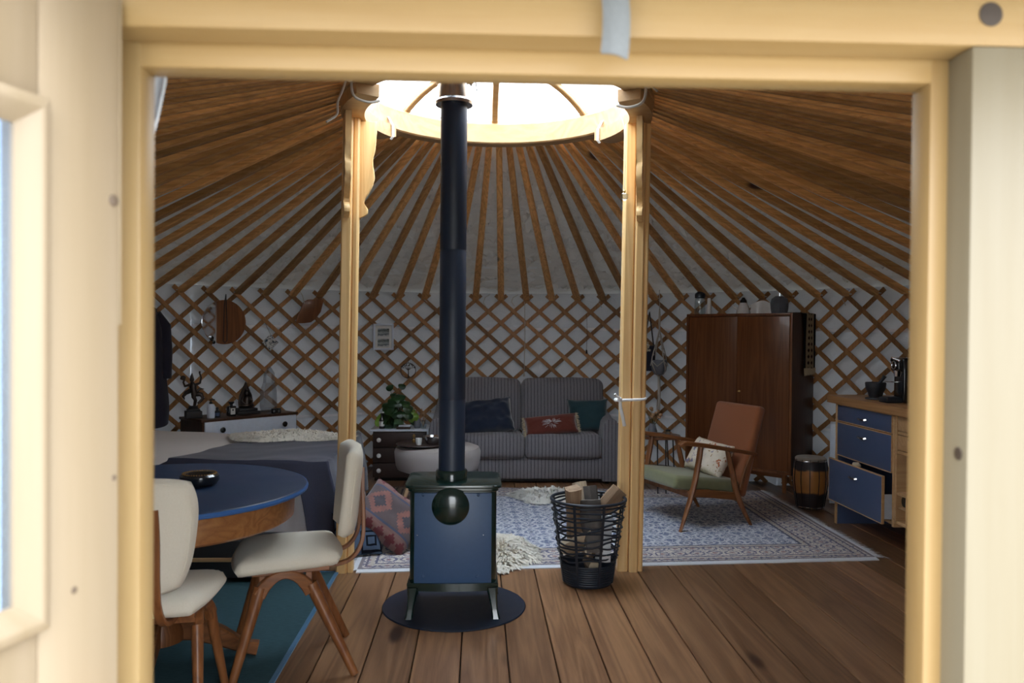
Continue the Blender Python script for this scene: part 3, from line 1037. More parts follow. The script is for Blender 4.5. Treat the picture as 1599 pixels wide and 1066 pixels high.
# crystal drop
b = MB()
cx_, cy_ = .835, 4.58
tt = thing('crystal_drop', 'clear faceted crystal ball hanging on a thread beside the right crown post', 'ornament', (cx_, cy_, 2.19))
MB().ball((0, 0, 0), .025, (1, 1, 1.1), 1).obj('crystal', M['crystal'], tt, sharp=5)
MB().tube([(0, 0, .026), (.004, 0, .2), (-.004, .02, .42), (-.01, .1, .50)], .0016, 5).obj('thread', M['cottonrope'], tt)
MB().lathe([(.006, .022), (.009, .032), (.004, .04)], 10).obj('cap', M['brass'], tt)
# ================================================================== SOFT-GOODS HELPERS
def pillow(mb, w, h, t, n=22, wr=.0, seed=0, Mx=None, pinch=.10, flatend=False):
    """cushion in the local XY plane, thickness along Z"""
    for s in (1, -1):
        def f(u, v):
            a, b = u * 2 - 1, v * 2 - 1
            x = w / 2 * a * (1 - pinch * (1 - b * b) * abs(a) ** 3)
            y = h / 2 * b * (1 - pinch * (1 - a * a) * abs(b) ** 3)
            e = max(0, (1 - a ** 4)) ** .55 * max(0, (1 - b ** 4)) ** .55
            z = s * t / 2 * e
            if wr:
                z += wr * e * (nz(a * 2.2 + seed, b * 2.2, s * 3) + .6 * nz(a * 5 + seed, b * 4, s))
                x += wr * .5 * nz(a * 2 + seed, b * 3, 4); y += wr * .5 * nz(a * 3, b * 2 + seed, 8)
            p = Vector((x, y, z))
            return Mx @ p if Mx is not None else p
        mb.sheet(f, n, n)
    return mb

def orient(fwd, upv, loc=(0, 0, 0)):
    """matrix whose local Z is fwd and local Y is close to upv"""
    z = Vector(fwd).normalized()
    y = Vector(upv); y = (y - z * y.dot(z)).normalized()
    x = y.cross(z)
    m = Matrix.Identity(4)
    for i in range(3): m[i][0], m[i][1], m[i][2], m[i][3] = x[i], y[i], z[i], Vector(loc)[i]
    return m

def put(o, m):
    o.matrix_world = m
    return o

def fleece(name, label, cat, outline, zf, mat, loc, nstr=2600, ln=.05, seed=1, th=.02, group=None):
    """sheepskin: hide body plus a pile of wool strands; outline = function(angle) -> radius, zf(x,y) = resting height"""
    r_ = random.Random(seed)
    root = thing(name, label, cat, loc, 0, group)
    b = MB()
    def f(u, v):
        a = 2 * PI * u
        rr = outline(a) * v
        x, y = rr * math.cos(a), rr * math.sin(a)
        z = zf(x, y) + .004 + th * (1 - v ** 3) + .012 * nz(x * 22, y * 22, seed) * (1 - v ** 6)
        return Vector((x, y, z))
    b.sheet(f, 60, 14)
    b.obj('hide', mat, root, weld=True)
    b = MB()
    bm = b.bm
    for _ in range(nstr):
        a = r_.uniform(0, 2 * PI)
        q = math.sqrt(r_.random()) * 1.0
        rr = outline(a) * q
        x, y = rr * math.cos(a), rr * math.sin(a)
        z = zf(x, y) + th * (1 - q ** 3)
        l = ln * r_.uniform(.6, 1.3)
        cl = nz(x * 16, y * 16, seed + 3) * 2.5
        d = Vector((math.cos(a) * (.5 + q) + .7 * math.cos(cl * 3), math.sin(a) * (.5 + q) + .7 * math.sin(cl * 3), r_.uniform(.25, .8) * (1.15 - q))).normalized()
        w_ = Vector((-d.y, d.x, 0)).normalized() * r_.uniform(.0045, .009)
        p = Vector((x, y, z))
        m1 = p + d * l * .55 + Vector((0, 0, .006)); m2 = p + d * l
        m2.z = max(zf(m2.x, m2.y) + .004, m2.z - .012)
        v = [bm.verts.new(c) for c in (p - w_, p + w_, m1 + w_ * .8, m1 - w_ * .8, m2)]
        bm.faces.new((v[0], v[1], v[2], v[3])); bm.faces.new((v[3], v[2], v[4]))
    o = b.obj('wool', mat, root)
    o['kind'] = 'stuff'
    return root

# ================================================================== RUGS
FL, FR, BR, BL = Vector((-.70, 4.672, 0)), Vector((2.50, 4.885, 0)), Vector((2.52, 6.98, 0)), Vector((-.76, 7.18, 0))
RT = .011
def rugp(u, v): return FL.lerp(FR, u).lerp(BL.lerp(BR, u), v)
rug = thing('persian_rug', 'large blue and cream patterned Persian rug on the plank floor before the sofa', 'rug', (0, 0, 0))
b = MB(); b.sheet(lambda u, v: rugp(u, v) + Vector((0, 0, RT + .0015 * nz(u * 9, v * 7, 2))), 60, 44, RT - .002)
ro = b.obj('rug_pile', M['rug'], rug)
uvl = ro.data.uv_layers.new(name='UVMap')
for lp in ro.data.loops:
    co = ro.data.vertices[lp.vertex_index].co
    # invert the slightly skewed outline: a few fixed-point steps
    v_ = .5; u_ = .5
    for _ in range(6):
        a = FL.lerp(BL, v_); c = FR.lerp(BR, v_)
        u_ = (co.x - a.x) / (c.x - a.x)
        d = FL.lerp(FR, u_); e = BL.lerp(BR, u_)
        v_ = (co.y - d.y) / (e.y - d.y)
    uvl.data[lp.index].uv = (u_ * 3.25, v_ * 2.3)
b = MB(); b.sheet(lambda u, v: rugp(u, 0) + Vector((.0, -.045 + .05 * v + .004 * nz(u * 40, 3), RT * .9 - .004 * (1 - v))), 80, 2, .006)
b.obj('selvedge', M['fringe'], rug)
for end in (0, 1):
    b = MB(); bm = b.bm
    nst = 260
    for i in range(nst):
        v = (i + rnd.random() * .6) / nst
        p = rugp(end, v) + Vector((0, 0, RT * .8))
        d = Vector((1 if end else -1, rnd.uniform(-.45, .35), 0)).normalized()
        l = rnd.uniform(.055, .095)
        wv = Vector((-d.y, d.x, 0)) * .0036
        q = p + d * l * .5; q.z = .006; e = p + d * l + Vector((0, rnd.uniform(-.012, .012), 0)); e.z = .003
        vs = [bm.verts.new(c) for c in (p - wv, p + wv, q + wv, q - wv, e + wv * .6, e - wv * .6)]
        bm.faces.new((vs[0], vs[1], vs[2], vs[3])); bm.faces.new((vs[3], vs[2], vs[4], vs[5]))
    o = b.obj('fringe', M['fringe'], rug); o['kind'] = 'stuff'
    b = MB(); b.sheet(lambda u, v: rugp(end, u) + Vector(((.028 * v) * (1 if end else -1), 0, RT * .9 - .003 * v)), 40, 1, .006)
    b.obj('knot_band', M['fringe'], rug)

mt = thing('woven_mat', 'dark teal woven mat with a light blue edge line under the round table', 'rug', (-1.60, 3.60, 0))
b = MB(); b.box((0, 0, .004), (1.60, 2.10, .008), None, .002)
b.obj('mat_field', M['mat'], mt)
b = MB(); b.box((.79, 0, .0045), (.022, 2.10, .009), None, .002); b.box((-.79, 0, .0045), (.022, 2.10, .009), None, .002)
b.box((0, 1.04, .0045), (1.58, .02, .009), None, .002)
b.obj('edge_line', M['matedge'], mt)

# ================================================================== STOVE
hp = MB(); hp.lathe([(.364, 0), (.366, .003), (.362, .007), (.001, .007)], 64)
tag(hp.obj('hearth_plate', M['plate'], None, (-.115, 4.072, 0)), 'round blue-black steel floor plate under the wood stove', 'hearth plate')
st = thing('wood_stove', 'dark slate and green enamel wood stove with tall black flue on a round floor plate', 'stove', (-.118, 4.06, .007))
def rrect(hx, hy, r, n=5, ex=0):
    p = []
    for cx, cy, a0 in ((hx - r, hy - r, 0), (-hx + r, hy - r, 90), (-hx + r, -hy + r, 180), (hx - r, -hy + r, 270)):
        for i in range(n + 1):
            a = R(a0 + 90 * i / n)
            p.append((cx + r * math.cos(a), cy + r * math.sin(a)))
    return p
b = MB(); b.prism(rrect(.212, .180, .035), .455, tr(0, 0, .165), .004); b.obj('body', M['greenenamel'], st)
b = MB(); b.box((0, -.184, .392), (.376, .016, .44), None, .004); b.obj('back_panel', M['enamel'], st)
b = MB()
b.prism(rrect(.236, .200, .045), .016, tr(0, 0, .632), .006)
b.prism(rrect(.222, .188, .04), .018, tr(0, 0, .616), .005)
b.obj('top_plate', M['greenenamel'], st)
# moulded skirt, bowed at the front
b = MB()
sk = []
for i in range(13):
    q = i / 12 * 2 - 1
    sk.append((q * .222, -.188 - .022 * (1 - q * q)))
pl2 = sk + [(.222, .186), (-.222, .186)]
b.prism(pl2, .022, tr(0, 0, .152), .006)
b.prism([(x * .965, y * .965) for x, y in pl2], .020, tr(0, 0, .134), .005)
b.obj('skirt', M['greenenamel'], st)
for sxx in (-1, 1):
    for syy in (-1, 1):
        b = MB()
        rs = []
        for z, o, r in ((.150, 0, .030), (.11, .004, .022), (.05, .012, .016), (.012, .018, .018), (0, .020, .021)):
            rs.append([Vector((sxx * (.192 + o) + dx * r, syy * (.165 + o) + dy * r, z)) for dx, dy in ((1, .6), (.6, 1), (-.6, 1), (-1, .6), (-1, -.6), (-.6, -1), (.6, -1), (1, -.6))])
        b.rings(rs); b.obj('leg', M['greenenamel'], st)
b = MB()
b.lathe([(.090, 0), (.091, .010), (.084, .017), (.070, .026), (.045, .033), (.02, .037), (.001, .038)], 40, Matrix.Translation((-.012, -.190, .548)) @ rotx(R(90)))
b.obj('blanking_plate', M['greenenamel'], st)
for x, z, r, m in ((-.145, .603, .008, 'enamel'), (.122, .603, .008, 'enamel'), (-.142, .205, .008, 'enamel'), (.118, .205, .008, 'enamel'), (-.172, .408, .0035, 'silver'), (.148, .408, .0035, 'silver')):
    b = MB(); b.lathe([(r, 0), (r, .004), (r * .6, .007), (.0005, .0075)], 10, Matrix.Translation((x, -.192, z)) @ rotx(R(90)))
    b.obj('bolt' if m == 'enamel' else 'screw', M[m], st)
b = MB(); b.lathe([(.080, .646), (.080, .690), (.074, .698), (.0675, .698), (.0675, .66)], 40, tr(-.014, -.012, 0), False); b.obj('flue_collar', M['greenenamel'], st)
b = MB()
fp = [(.0668, .655), (.0668, 1.045), (.0655, 1.048), (.0655, 1.054), (.0668, 1.057), (.0668, 1.80), (.0655, 1.803), (.0655, 1.809), (.0668, 1.812), (.0668, 2.60)]
b.lathe(fp, 48, tr(-.014, -.012, 0), False)
flue = b.obj('flue_pipe', M['pipe'], st)
b = MB()
b.lathe([(.068, 2.535), (.094, 2.537), (.096, 2.552), (.082, 2.565), (.082, 2.635), (.086, 2.640), (.086, 2.652), (.080, 2.657), (.080, 3.6), (.06, 3.6)], 48, tr(-.014, -.012, 0), False)
fs = b.obj('insulated_flue', M['silver'], st)
b = MB(); b.torus((-.014, -.012, 2.645), .088, .0035, 36, 6)
b.tube([(.072, -.045, 2.645), (.095, -.055, 2.64), (.10, -.05, 2.60)], .003, 5); b.box((.072, -.05, 2.645), (.02, .012, .014))
b.obj('clamp_band', M['silver'], fs)
b = MB(); b.box((-.010, -.081, 2.553), (.034, .002, .012), rotz(0)); b.obj('rating_label', plain('green_label', (.2, .3, .16), .5), fs)

# ================================================================== LOG BASKET
lbk = thing('log_basket', 'black woven-wire basket heaped with firewood beside the right crown post', 'basket', (.622, 4.44, 0))
def brad(z): return .137 + (.206 - .137) * z / .47
b = MB()
pr_z = []
for i in range(19):
    z = .012 + i * .0063
    pr_z.append((brad(z) + (.004 if i % 2 else 0), z))
b.lathe(pr_z + [(brad(.12) - .006, .125), (brad(.02) - .008, .016), (.001, .014)], 44, None, False)
b.obj('base_band', M['blackmetal'], lbk)
for k in range(8):
    a = 2 * PI * k / 8 + .28
    b = MB()
    b.bar([((brad(z) + .005) * math.cos(a), (brad(z) + .005) * math.sin(a), z) for z in (.02, .15, .3, .47)], .015, .004, (-math.sin(a), math.cos(a), 0))
    b.obj('strap', M['blackmetal'], lbk)
zs = [.150, .172, .195, .222, .246, .272, .300, .326, .352, .380, .405, .432]
for i, z in enumerate(zs):
    b = MB()
    ph = rnd.uniform(0, 6)
    am = rnd.uniform(.005, .014)
    pts = []
    for j in range(40):
        a = 2 * PI * j / 40
        zz = z + am * math.sin(a * 2 + ph) + .005 * math.sin(a * 5 + ph * 2)
        rr = brad(zz) + .007 * math.sin(a * 8 + (PI if i % 2 else 0) + 1.2)
        pts.append((rr * math.cos(a), rr * math.sin(a), zz))
    b.tube(pts, .0054, 6, False, True)
    b.obj('hoop', M['blackmetal'], lbk)
b = MB(); b.torus((0, 0, .472), .208, .0085, 48, 10); b.torus((0, 0, .452), .2055, .005, 48, 8); b.obj('rim', M['blackmetal'], lbk)
b = MB(); b.lathe([(.0001, .002), (.13, .002), (.138, .02), (.13, .03), (.0001, .03)], 32, None, False); b.obj('foot_tray', M['blackmetal'], lbk)

def logm(L, r, shape, seed, mat):
    """a split log along Z with a rough section"""
    r_ = random.Random(seed)
    if shape == 'half': base = [(math.cos(a) * r, math.sin(a) * r) for a in [R(-10 + 200 * i / 8) for i in range(9)]]
    elif shape == 'square': base = [(r, .1 * r), (r * .85, r * .75), (.1 * r, r * .9), (-r * .8, r * .8), (-r, 0), (-r * .85, -r * .75), (0, -r * .9), (r * .8, -r * .8)]
    else: base = [(r, 0), (r * .6, r * .6), (0, r), (-r * .7, r * .75), (-r * .9, r * .1), (-r * .3, -r * .3)]
    rs = []
    n = 5
    for i in range(n + 1):
        q = i / n
        s = 1 + .10 * math.sin(q * 3 + seed) - .04 * q
        ring = []
        for j, (x, y) in enumerate(base):
            k = s * (1 + .09 * nz(j * 2.1 + seed, q * 3, seed))
            ring.append(Vector((x * k, y * k, L * q - L / 2 + (.010 * nz(j * 3.3, seed, 2) if i in (0, n) else 0))))
        rs.append(ring)
    b = MB(); b.rings(rs)
    return b
logs = [
    ('square', .047, .30, (-.085, -.055, .40), (R(10), R(-8), .3), 'logcut', 'brown squared split log standing highest at the left of the wire basket'),
    ('wedge', .062, .30, (.045, -.02, .395), (R(-12), R(14), 1.1), 'bark', 'grey weathered split log peaking in the middle of the wire basket'),
    ('half', .060, .28, (.01, -.10, .345), (R(4), R(10), 2.3), 'bark', 'dark grey round-backed log in front, just inside the basket rim'),
    ('wedge', .052, .34, (.075, .03, .385), (R(10), R(38), .2), 'logcut', 'pale-edged brown log leaning on the right rim of the wire basket'),
    ('square', .040, .26, (-.015, .075, .42), (R(-20), R(5), .8), 'logpale', 'pale log with a light cut end standing behind the two highest logs in the basket'),
    ('wedge', .055, .23, (-.055, -.085, .24), (R(50), R(30), .5), 'logpale', 'pale split log lying midway down the left of the wire basket'),
    ('half', .050, .20, (.02, -.065, .185), (R(60), R(-40), .2), 'logpale', 'white-faced log lying midway down behind the wire hoops'),
    ('square', .042, .25, (.075, -.08, .265), (R(12), R(14), 2.0), 'whitelog', 'whitish birch log upright behind the right straps of the wire basket'),
    ('wedge', .05, .16, (0, -.02, .10), (R(84), R(80), 0), 'logpale', 'pale log at the bottom of the wire basket near the solid band'),
    ('half', .05, .17, (.02, .04, .16), (R(80), R(15), .4), 'logcut', 'brown log lowest at the back of the wire basket'),
]
M['whitelog'] = plain('birch_bark', (.58, .60, .62), .8, var=.25, sc=20, bump=.3)
for i, (sh, r, L, p, ro_, m, lab) in enumerate(logs):
    o = logm(L, r, sh, i + 3, m).obj('firewood_log', M[m], None, (.622 + p[0], 4.44 + p[1], p[2]), ro_, sharp=28)
    tag(o, lab, 'log', 'firewood in the wire basket')

# ================================================================== SOFA
sf = thing('sofa', 'two-seat sofa in grey ribbed corduroy standing against the back lattice', 'sofa', (.43, 7.33, 0))
SW = .875
b = MB(); b.box((0, .40, .14), (2 * SW - .12, .76, .20), None, .02, 3); b.obj('base', M['rib'], sf)
def cush(name, cx, cy, cz, sx_, sy, sz, mat, parent, bev=.05, puff=.02, tilt=0.0, seed=0):
    t = bmesh.new()
    bmesh.ops.create_cube(t, size=1)
    for v in t.verts: v.co = Vector((v.co.x * sx_, v.co.y * sy, v.co.z * sz))
    bmesh.ops.bevel(t, geom=list(t.edges) + list(t.verts), offset=bev, segments=4, profile=.5, affect='EDGES')
    bmesh.ops.subdivide_edges(t, edges=[e for e in t.edges if e.calc_length() > .12], cuts=7, use_grid_fill=True)
    for v in t.verts:
        a, c, d = v.co.x / (sx_ / 2), v.co.y / (sy / 2), v.co.z / (sz / 2)
        v.co.z += puff * (1 if d > 0 else -1) * (1 - a * a) * (1 - c * c) * (abs(d) > .6)
        v.co.y += puff * (1 if c > 0 else -1) * (1 - a * a) * (1 - d * d) * (abs(c) > .6)
        v.co += Vector((0, .006 * nz(v.co.x * 5 + seed, v.co.z * 5), .006 * nz(v.co.x * 5, v.co.y * 5 + seed, 3)))
    b = MB(); b.add(t, tr(cx, cy, cz) @ rotx(tilt))
    return b.obj(name, mat, parent)
cush('seat_cushion', -.345, .33, .335, .70, .70, .225, M['rib'], sf, .05, .015, R(-2), 1)
cush('seat_cushion', .365, .33, .335, .715, .70, .225, M['rib'], sf, .05, .015, R(-2), 5)
cush('back_cushion', -.415, .70, .66, .83, .26, .54, M['rib'], sf, .07, .02, R(-9), 2)
cush('back_cushion', .415, .70, .66, .83, .26, .54, M['rib'], sf, .07, .02, R(-9), 7)
for s in (-1, 1):
    b = MB()
    rs = []
    prof = [(-.0, .03), (0, .50), (.012, .565), (.04, .60), (.085, .61), (.125, .59), (.145, .54), (.148, .03)]
    for y, k in ((-.02, 0), (.0, .0), (.25, 0), (.5, .05), (.66, .14), (.80, .22), (.84, .24)):
        ring = []
        for x, z in prof:
            zz = z + (k if z > .45 else 0)
            ring.append(Vector((s * (SW - .148 + x) - (s * .05 * k / .24 if z > .45 else 0), y + .0, zz)))
        rs.append(ring)
    b.rings(rs)
    b.obj('armrest', M['rib_arm'], sf, sharp=50)
b = MB()
for x in (-.78, .78):
    for y in (.06, .74): b.cone((x, y, .0), (x, y, .045), .02, .025, 10)
b.box((0, .40, .03), (2 * SW - .2, .70, .02))
b.obj('plinth', M['black'], sf)

# cushions on the sofa
def cushion(name, label, w, h, t_, mat, loc, fwd, upv, wr=.01, seed=0, pinch=.1):
    b = MB(); pillow(b, w, h, t_, 24, wr, seed, None, pinch)
    o = b.obj(name, mat, None, sharp=75, weld=True)
    put(o, orient(fwd, upv, loc))
    return tag(o, label, 'cushion', 'cushions on the sofa')
cushion('sofa_cushion', 'crumpled navy velvet cushion slumped at the left of the sofa', .52, .36, .17, M['navyvelvet'], (.08, 7.56, .60), (.05, -.88, .50), (-.13, .2, .97), .028, 3, .08)
cushion('sofa_cushion', 'square dark teal cushion leaning in the right corner of the sofa', .40, .33, .13, M['teal'], (1.06, 7.66, .605), (-.08, -.9, .36), (.0, .35, .93), .01, 6)
lum = thing('lumbar_cushion', 'long rust velvet cushion with feathery white burst and cream fringed ends', 'cushion', (0, 0, 0), 0, 'cushions on the sofa')
b = MB(); pillow(b, .50, .20, .11, 24, .006, 4, None, .05); b.obj('cushion_body', M['rust'], lum, sharp=75, weld=True)
for s in (-1, 1):
    b = MB(); bm = b.bm
    for i in range(26):
        y = -.098 + .196 * i / 25
        p = Vector((s * .243, y, 0)); l = rnd.uniform(.022, .034)
        b.tube([p, p + Vector((s * l * .5, rnd.uniform(-.004, .004), rnd.uniform(-.006, .006))), p + Vector((s * l, rnd.uniform(-.008, .008), rnd.uniform(-.01, .01)))], [.004, .0035, .002], 4)
    o = b.obj('fringe', M['creamthread'], lum); o['kind'] = 'stuff'
b = MB()
for i in range(46):
    a = rnd.uniform(0, 2 * PI); r1 = rnd.uniform(.006, .035); r2 = r1 + rnd.uniform(.015, .045)
    def on(r):
        x, y = r * math.cos(a) * 1.35, r * math.sin(a) * .85
        e = max(0, 1 - (x / .25) ** 4) ** .55 * max(0, 1 - (y / .1) ** 4) ** .55
        return Vector((x, y, .055 * e + .004))
    b.tube([on(r1), on((r1 + r2) / 2) + Vector((0, 0, .003)), on(r2)], [.001, .0016, .0008], 5)
o = b.obj('embroidered_burst', M['fringe'], lum); o['kind'] = 'stuff'
put(lum, orient((-.03, -.86, .50), (-.10, .5, .86), (.685, 7.44, .535)))

# ================================================================== OTTOMAN AND TRAY
ot = thing('ottoman', 'round pale grey footstool with splayed light wooden legs before the sofa', 'footstool', (-.335, 6.68, RT))
b = MB()
b.lathe([(.001, .235), (.30, .237), (.335, .25), (.348, .28), (.358, .36), (.360, .395), (.345, .428), (.30, .445), (.15, .452), (.001, .453)], 56, None, False)
b.obj('seat', M['greyfabric'], ot)
for k in range(4):
    a = R(222 + 90 * k)
    b = MB(); b.cone((.25 * math.cos(a), .25 * math.sin(a), .25), (.36 * math.cos(a), .36 * math.sin(a), 0), .024, .014, 12)
    b.obj('leg', M['lightleg'], ot)
b = MB(); b.lathe([(.001, 0), (.195, 0), (.215, .012), (.212, .018), (.19, .010), (.001, .008)], 48)
tag(b.obj('serving_tray', M['darkbrown'], None, (-.46, 6.60, RT + .4535)), 'round dark serving tray lying on the grey footstool', 'tray')
zt = RT + .4535 + .0085
b = MB(); b.lathe([(.001, 0), (.04, .001), (.06, .02), (.077, .055), (.079, .068), (.074, .066), (.055, .022), (.03, .010), (.001, .009)], 36, None, False)
tag(b.obj('metal_bowl', M['silver'], None, (-.375, 6.60, zt)), 'small greenish silver bowl on the dark tray by the stove pipe', 'bowl')
b = MB(); b.lathe([(.001, 0), (.022, 0), (.026, .03), (.028, .055), (.025, .055), (.02, .008), (.001, .006)], 24, None, False)
tag(b.obj('candle_cup', M['ceramic'], None, (-.485, 6.555, zt)), 'little white cup on the dark tray left of the bowl', 'cup')
b = MB(); b.lathe([(.001, 0), (.012, 0), (.014, .02), (.006, .03), (.001, .031)], 12); b.ball((0, 0, .052), .014, (1, 1, 1.5), 1)
tag(b.obj('wooden_figure', M['brass'], None, (-.535, 6.69, zt)), 'tiny ochre wooden knick-knack at the back edge of the dark tray', 'ornament')

# ================================================================== NIGHTSTAND
ns = thing('bedside_chest', 'dark brown chest of three drawers with white top and white round knobs', 'chest of drawers', (-.735, 7.48, 0))
NW, NH, ND = .262, .485, .42
b = MB()
b.box((0, ND / 2 + .01, .26), (2 * NW - .03, ND - .02, .42)); b.obj('carcass', M['darkbrown'], ns)
b = MB()
b.box((0, ND / 2, NH - .009), (2 * NW + .02, ND + .02, .018), None, .003)
b.box((NW + .002, ND / 2, NH / 2 + .02), (.018, ND + .01, NH - .06), None, .003)
b.obj('white_shell', M['white'], ns, label='white painted top and right side')
for i, z in enumerate((.385, .24, .10)):
    h = .135
    b = MB(); b.box((0, -.006, z + .005), (2 * NW - .035, .02, h), None, .004); d = b.obj('drawer', M['darkbrown'], ns)
    for x in (-.185, .185):
        b = MB(); b.lathe([(.008, 0), (.008, .012), (.019, .016), (.021, .024), (.014, .03), (.001, .031)], 16, Matrix.Translation((x, -.016, z + .005)) @ rotx(R(90)))
        b.obj('knob', M['ceramic'], d)
b = MB(); b.box((0, ND / 2, .02), (2 * NW - .06, ND - .06, .04)); b.obj('plinth', M['black'], ns)
zt = NH
# pilea and its neighbours
pt = thing('potted_pilea', 'bushy potted plant with round dark green leaves on the bedside chest', 'plant', (-.775, 7.62, zt))
b = MB(); b.lathe([(.001, 0), (.055, 0), (.068, .03), (.075, .105), (.078, .115), (.070, .115), (.06, .09), (.001, .088)], 32, None, False); b.obj('pot', M['greenglass'], pt, label='pale green glazed pot')
b = MB(); b.lathe([(.001, .09), (.066, .09), (.066, .094), (.001, .1)], 24, None, False); b.obj('soil', M['black'], pt)
lf_b = MB()
def leaff(u, v):
    a = 2 * PI * u
    r = .042 * v
    return Vector((r * math.cos(a), r * math.sin(a) * 1.05, .006 * math.cos(a * 2) * v + .010 * (1 - v ** 2)))
lf_b.sheet(leaff, 14, 3)
lme = lf_b.mesh('leaf', M['plant'], weld=True)
sb_ = MB()
for i in range(64):
    a = rnd.uniform(0, 2 * PI); el = rnd.uniform(.05, 1.0)
    rr = .205 * (1 - el * .38) * rnd.uniform(.3, 1.0); z = .10 + .24 * el * rnd.uniform(.6, 1.0)
    if i < 6: z = rnd.uniform(.05, .11); rr = rnd.uniform(.10, .15)
    p = Vector((rr * math.cos(a), rr * math.sin(a), z))
    if i == 62: p = Vector((-.06, -.05, .385))
    if i == 63: p = Vector((.05, -.02, .395))
    sb_.tube([(0, 0, .10), (p.x * .4, p.y * .4, .10 + (z - .1) * .6 + .02), p], .0022, 5)
    d = Vector((p.x, p.y - .10, .12 + .1 * rnd.random())).normalized()
    o = link('leaf', lme, pt)
    s = rnd.uniform(.75, 1.15)
    o.matrix_local = orient(d, (rnd.uniform(-.3, .3), .2, 1), p) @ Matrix.Diagonal((s, s, s, 1))
sb_.obj('stems', M['stem'], pt)
for i in range(9):
    a = R(180) if i < 5 else R(0)
    p = Vector(((-.155 if i < 5 else .15) + rnd.uniform(-.035, .035), -.03 + rnd.uniform(-.03, .03), .10 + rnd.uniform(-.05, .05)))
    o = link('leaf', lme.copy(), pt); o.data.materials.clear(); o.data.materials.append(M['lime'])
    o.matrix_local = orient((rnd.uniform(-.4, .4), -1, .4), (0, 0, 1), p) @ Matrix.Diagonal((.7, .9, .8, 1))
# bottle
def bottle(name, label, cat, loc, prof, mat, lab=None, labmat=None, capm=None, group=None):
    t_ = thing(name, label, cat, loc, 0, group)
    b = MB(); b.lathe(prof, 24); b.obj('glass', mat, t_)
    if lab:
        r, z0, z1 = lab
        b = MB(); b.sheet(lambda u, v: Vector((r * math.cos(R(200 + 140 * u)), r * math.sin(R(200 + 140 * u)), z0 + (z1 - z0) * v)), 12, 1, .0008); b.obj('label', labmat or M['label'], t_)
    if capm:
        r, z0, z1, m = capm
        b = MB(); b.lathe([(r, z0), (r, z1 - .002), (r * .85, z1), (.001, z1)], 16); b.obj('cap', m, t_)
    return t_
bottle('dark_bottle', 'slim black bottle with white label at the left of the bedside chest', 'bottle', (-.905, 7.55, zt), [(.001, 0), (.026, 0), (.027, .01), (.027, .085), (.012, .105), (.011, .125), (.001, .126)], M['blackgloss'], (.0277, .025, .07), None, (.0135, .122, .145, M['black']))
b = MB(); b.lathe([(.001, 0), (.04, 0), (.05, .02), (.053, .10), (.050, .10), (.045, .01), (.001, .008)], 28, None, False)
tag(b.obj('green_tumbler', M['greenglass'], None, (-.845, 7.58, zt)), 'green glass tumbler between the black bottle and the potted plant', 'glass')
b = MB(); b.box((0, 0, .012), (.13, .09, .022), None, .003)
tag(b.obj('small_book', M['darkbrown'], None, (-.70, 7.53, zt)), 'small dark box lying before the plant pot on the bedside chest', 'box')
b = MB(); b.box((0, 0, .006), (.11, .075, .012), None, .004)
tag(b.obj('soap_dish', M['white'], None, (-.69, 7.53, zt + .0235)), 'white shallow dish on the small dark box before the plant pot', 'dish')
b = MB(); b.lathe([(.001, 0), (.03, 0), (.036, .03), (.03, .075), (.016, .095), (.014, .092), (.02, .07), (.001, .01)], 24, None, False)
tag(b.obj('grey_vase', M['greyceramic'], None, (-.575, 7.60, zt)), 'small grey vase between the plant and the dried stalks', 'vase')
vs = thing('dried_flower_vase', 'clear little vase holding dried brown stalks at the right of the bedside chest', 'vase', (-.515, 7.57, zt))
b = MB(); b.lathe([(.001, 0), (.024, 0), (.028, .03), (.018, .065), (.02, .08), (.017, .078), (.014, .06), (.001, .006)], 20, None, False); b.obj('glass', M['jar'], vs)
b = MB()
for i in range(12):
    e = Vector((rnd.uniform(-.13, .08), rnd.uniform(-.04, .05), rnd.uniform(.11, .21)))
    b.tube([(0, 0, .02), Vector((e.x * .3, e.y * .3, e.z * .5)), e], [.0018, .0015, .001], 4)
    b.ball(e, rnd.uniform(.006, .011), (1, 1, 1.5), 1)
b.obj('dried_stalks', M['dried'], vs)
# ================================================================== BED
BX0, BX1, BY0, BY1 = -3.0, -1.0, 5.2, 6.62
def btop(x, y): return .548 + .05 * max(0, min(1, (-x - 1.7) / 1.0)) + .012 * nz(x * 2.5, y * 2.5, 4)
bed = thing('bed', 'low double bed in cream sheets behind the round navy table', 'bed', (0, 0, 0))
b = MB(); b.box(((BX0 + BX1) / 2, (BY0 + BY1) / 2, .17), (BX1 - BX0 - .08, BY1 - BY0 - .08, .26), None, .02); b.obj('bed_base', M['black'], bed)
b = MB(); b.box(((BX0 + BX1) / 2, (BY0 + BY1) / 2, .41), (BX1 - BX0, BY1 - BY0, .24), None, .05, 4); b.obj('mattress', M['sheet'], bed)
def duv(u, v):
    x = BX0 + .05 + (BX1 - .03 - BX0 - .05) * u; y = BY0 + (BY1 - BY0) * v
    e = min(1, min(u, 1 - u) * 14, min(v, 1 - v) * 12)
    return Vector((x, y, btop(x, y) - .05 * (1 - e ** .5)))
b = MB(); b.sheet(duv, 50, 40, .04); b.obj('duvet', M['sheet'], bed)
def skirt(u, v):
    Lx = BX1 - BX0; Ly = BY1 - BY0
    s = u * (Lx + Ly)
    wv = .016 * math.sin(s * 21) * v + .01 * math.sin(s * 47 + 2) * v
    z = .52 - .47 * v
    if s < Lx: return Vector((BX0 + s, BY0 - .012 - .03 * v - wv, z))
    return Vector((BX1 + .012 + .05 * v + wv, BY0 + (s - Lx), z))
b = MB(); b.sheet(skirt, 150, 8, .003); b.obj('valance', M['whitecloth'], bed)
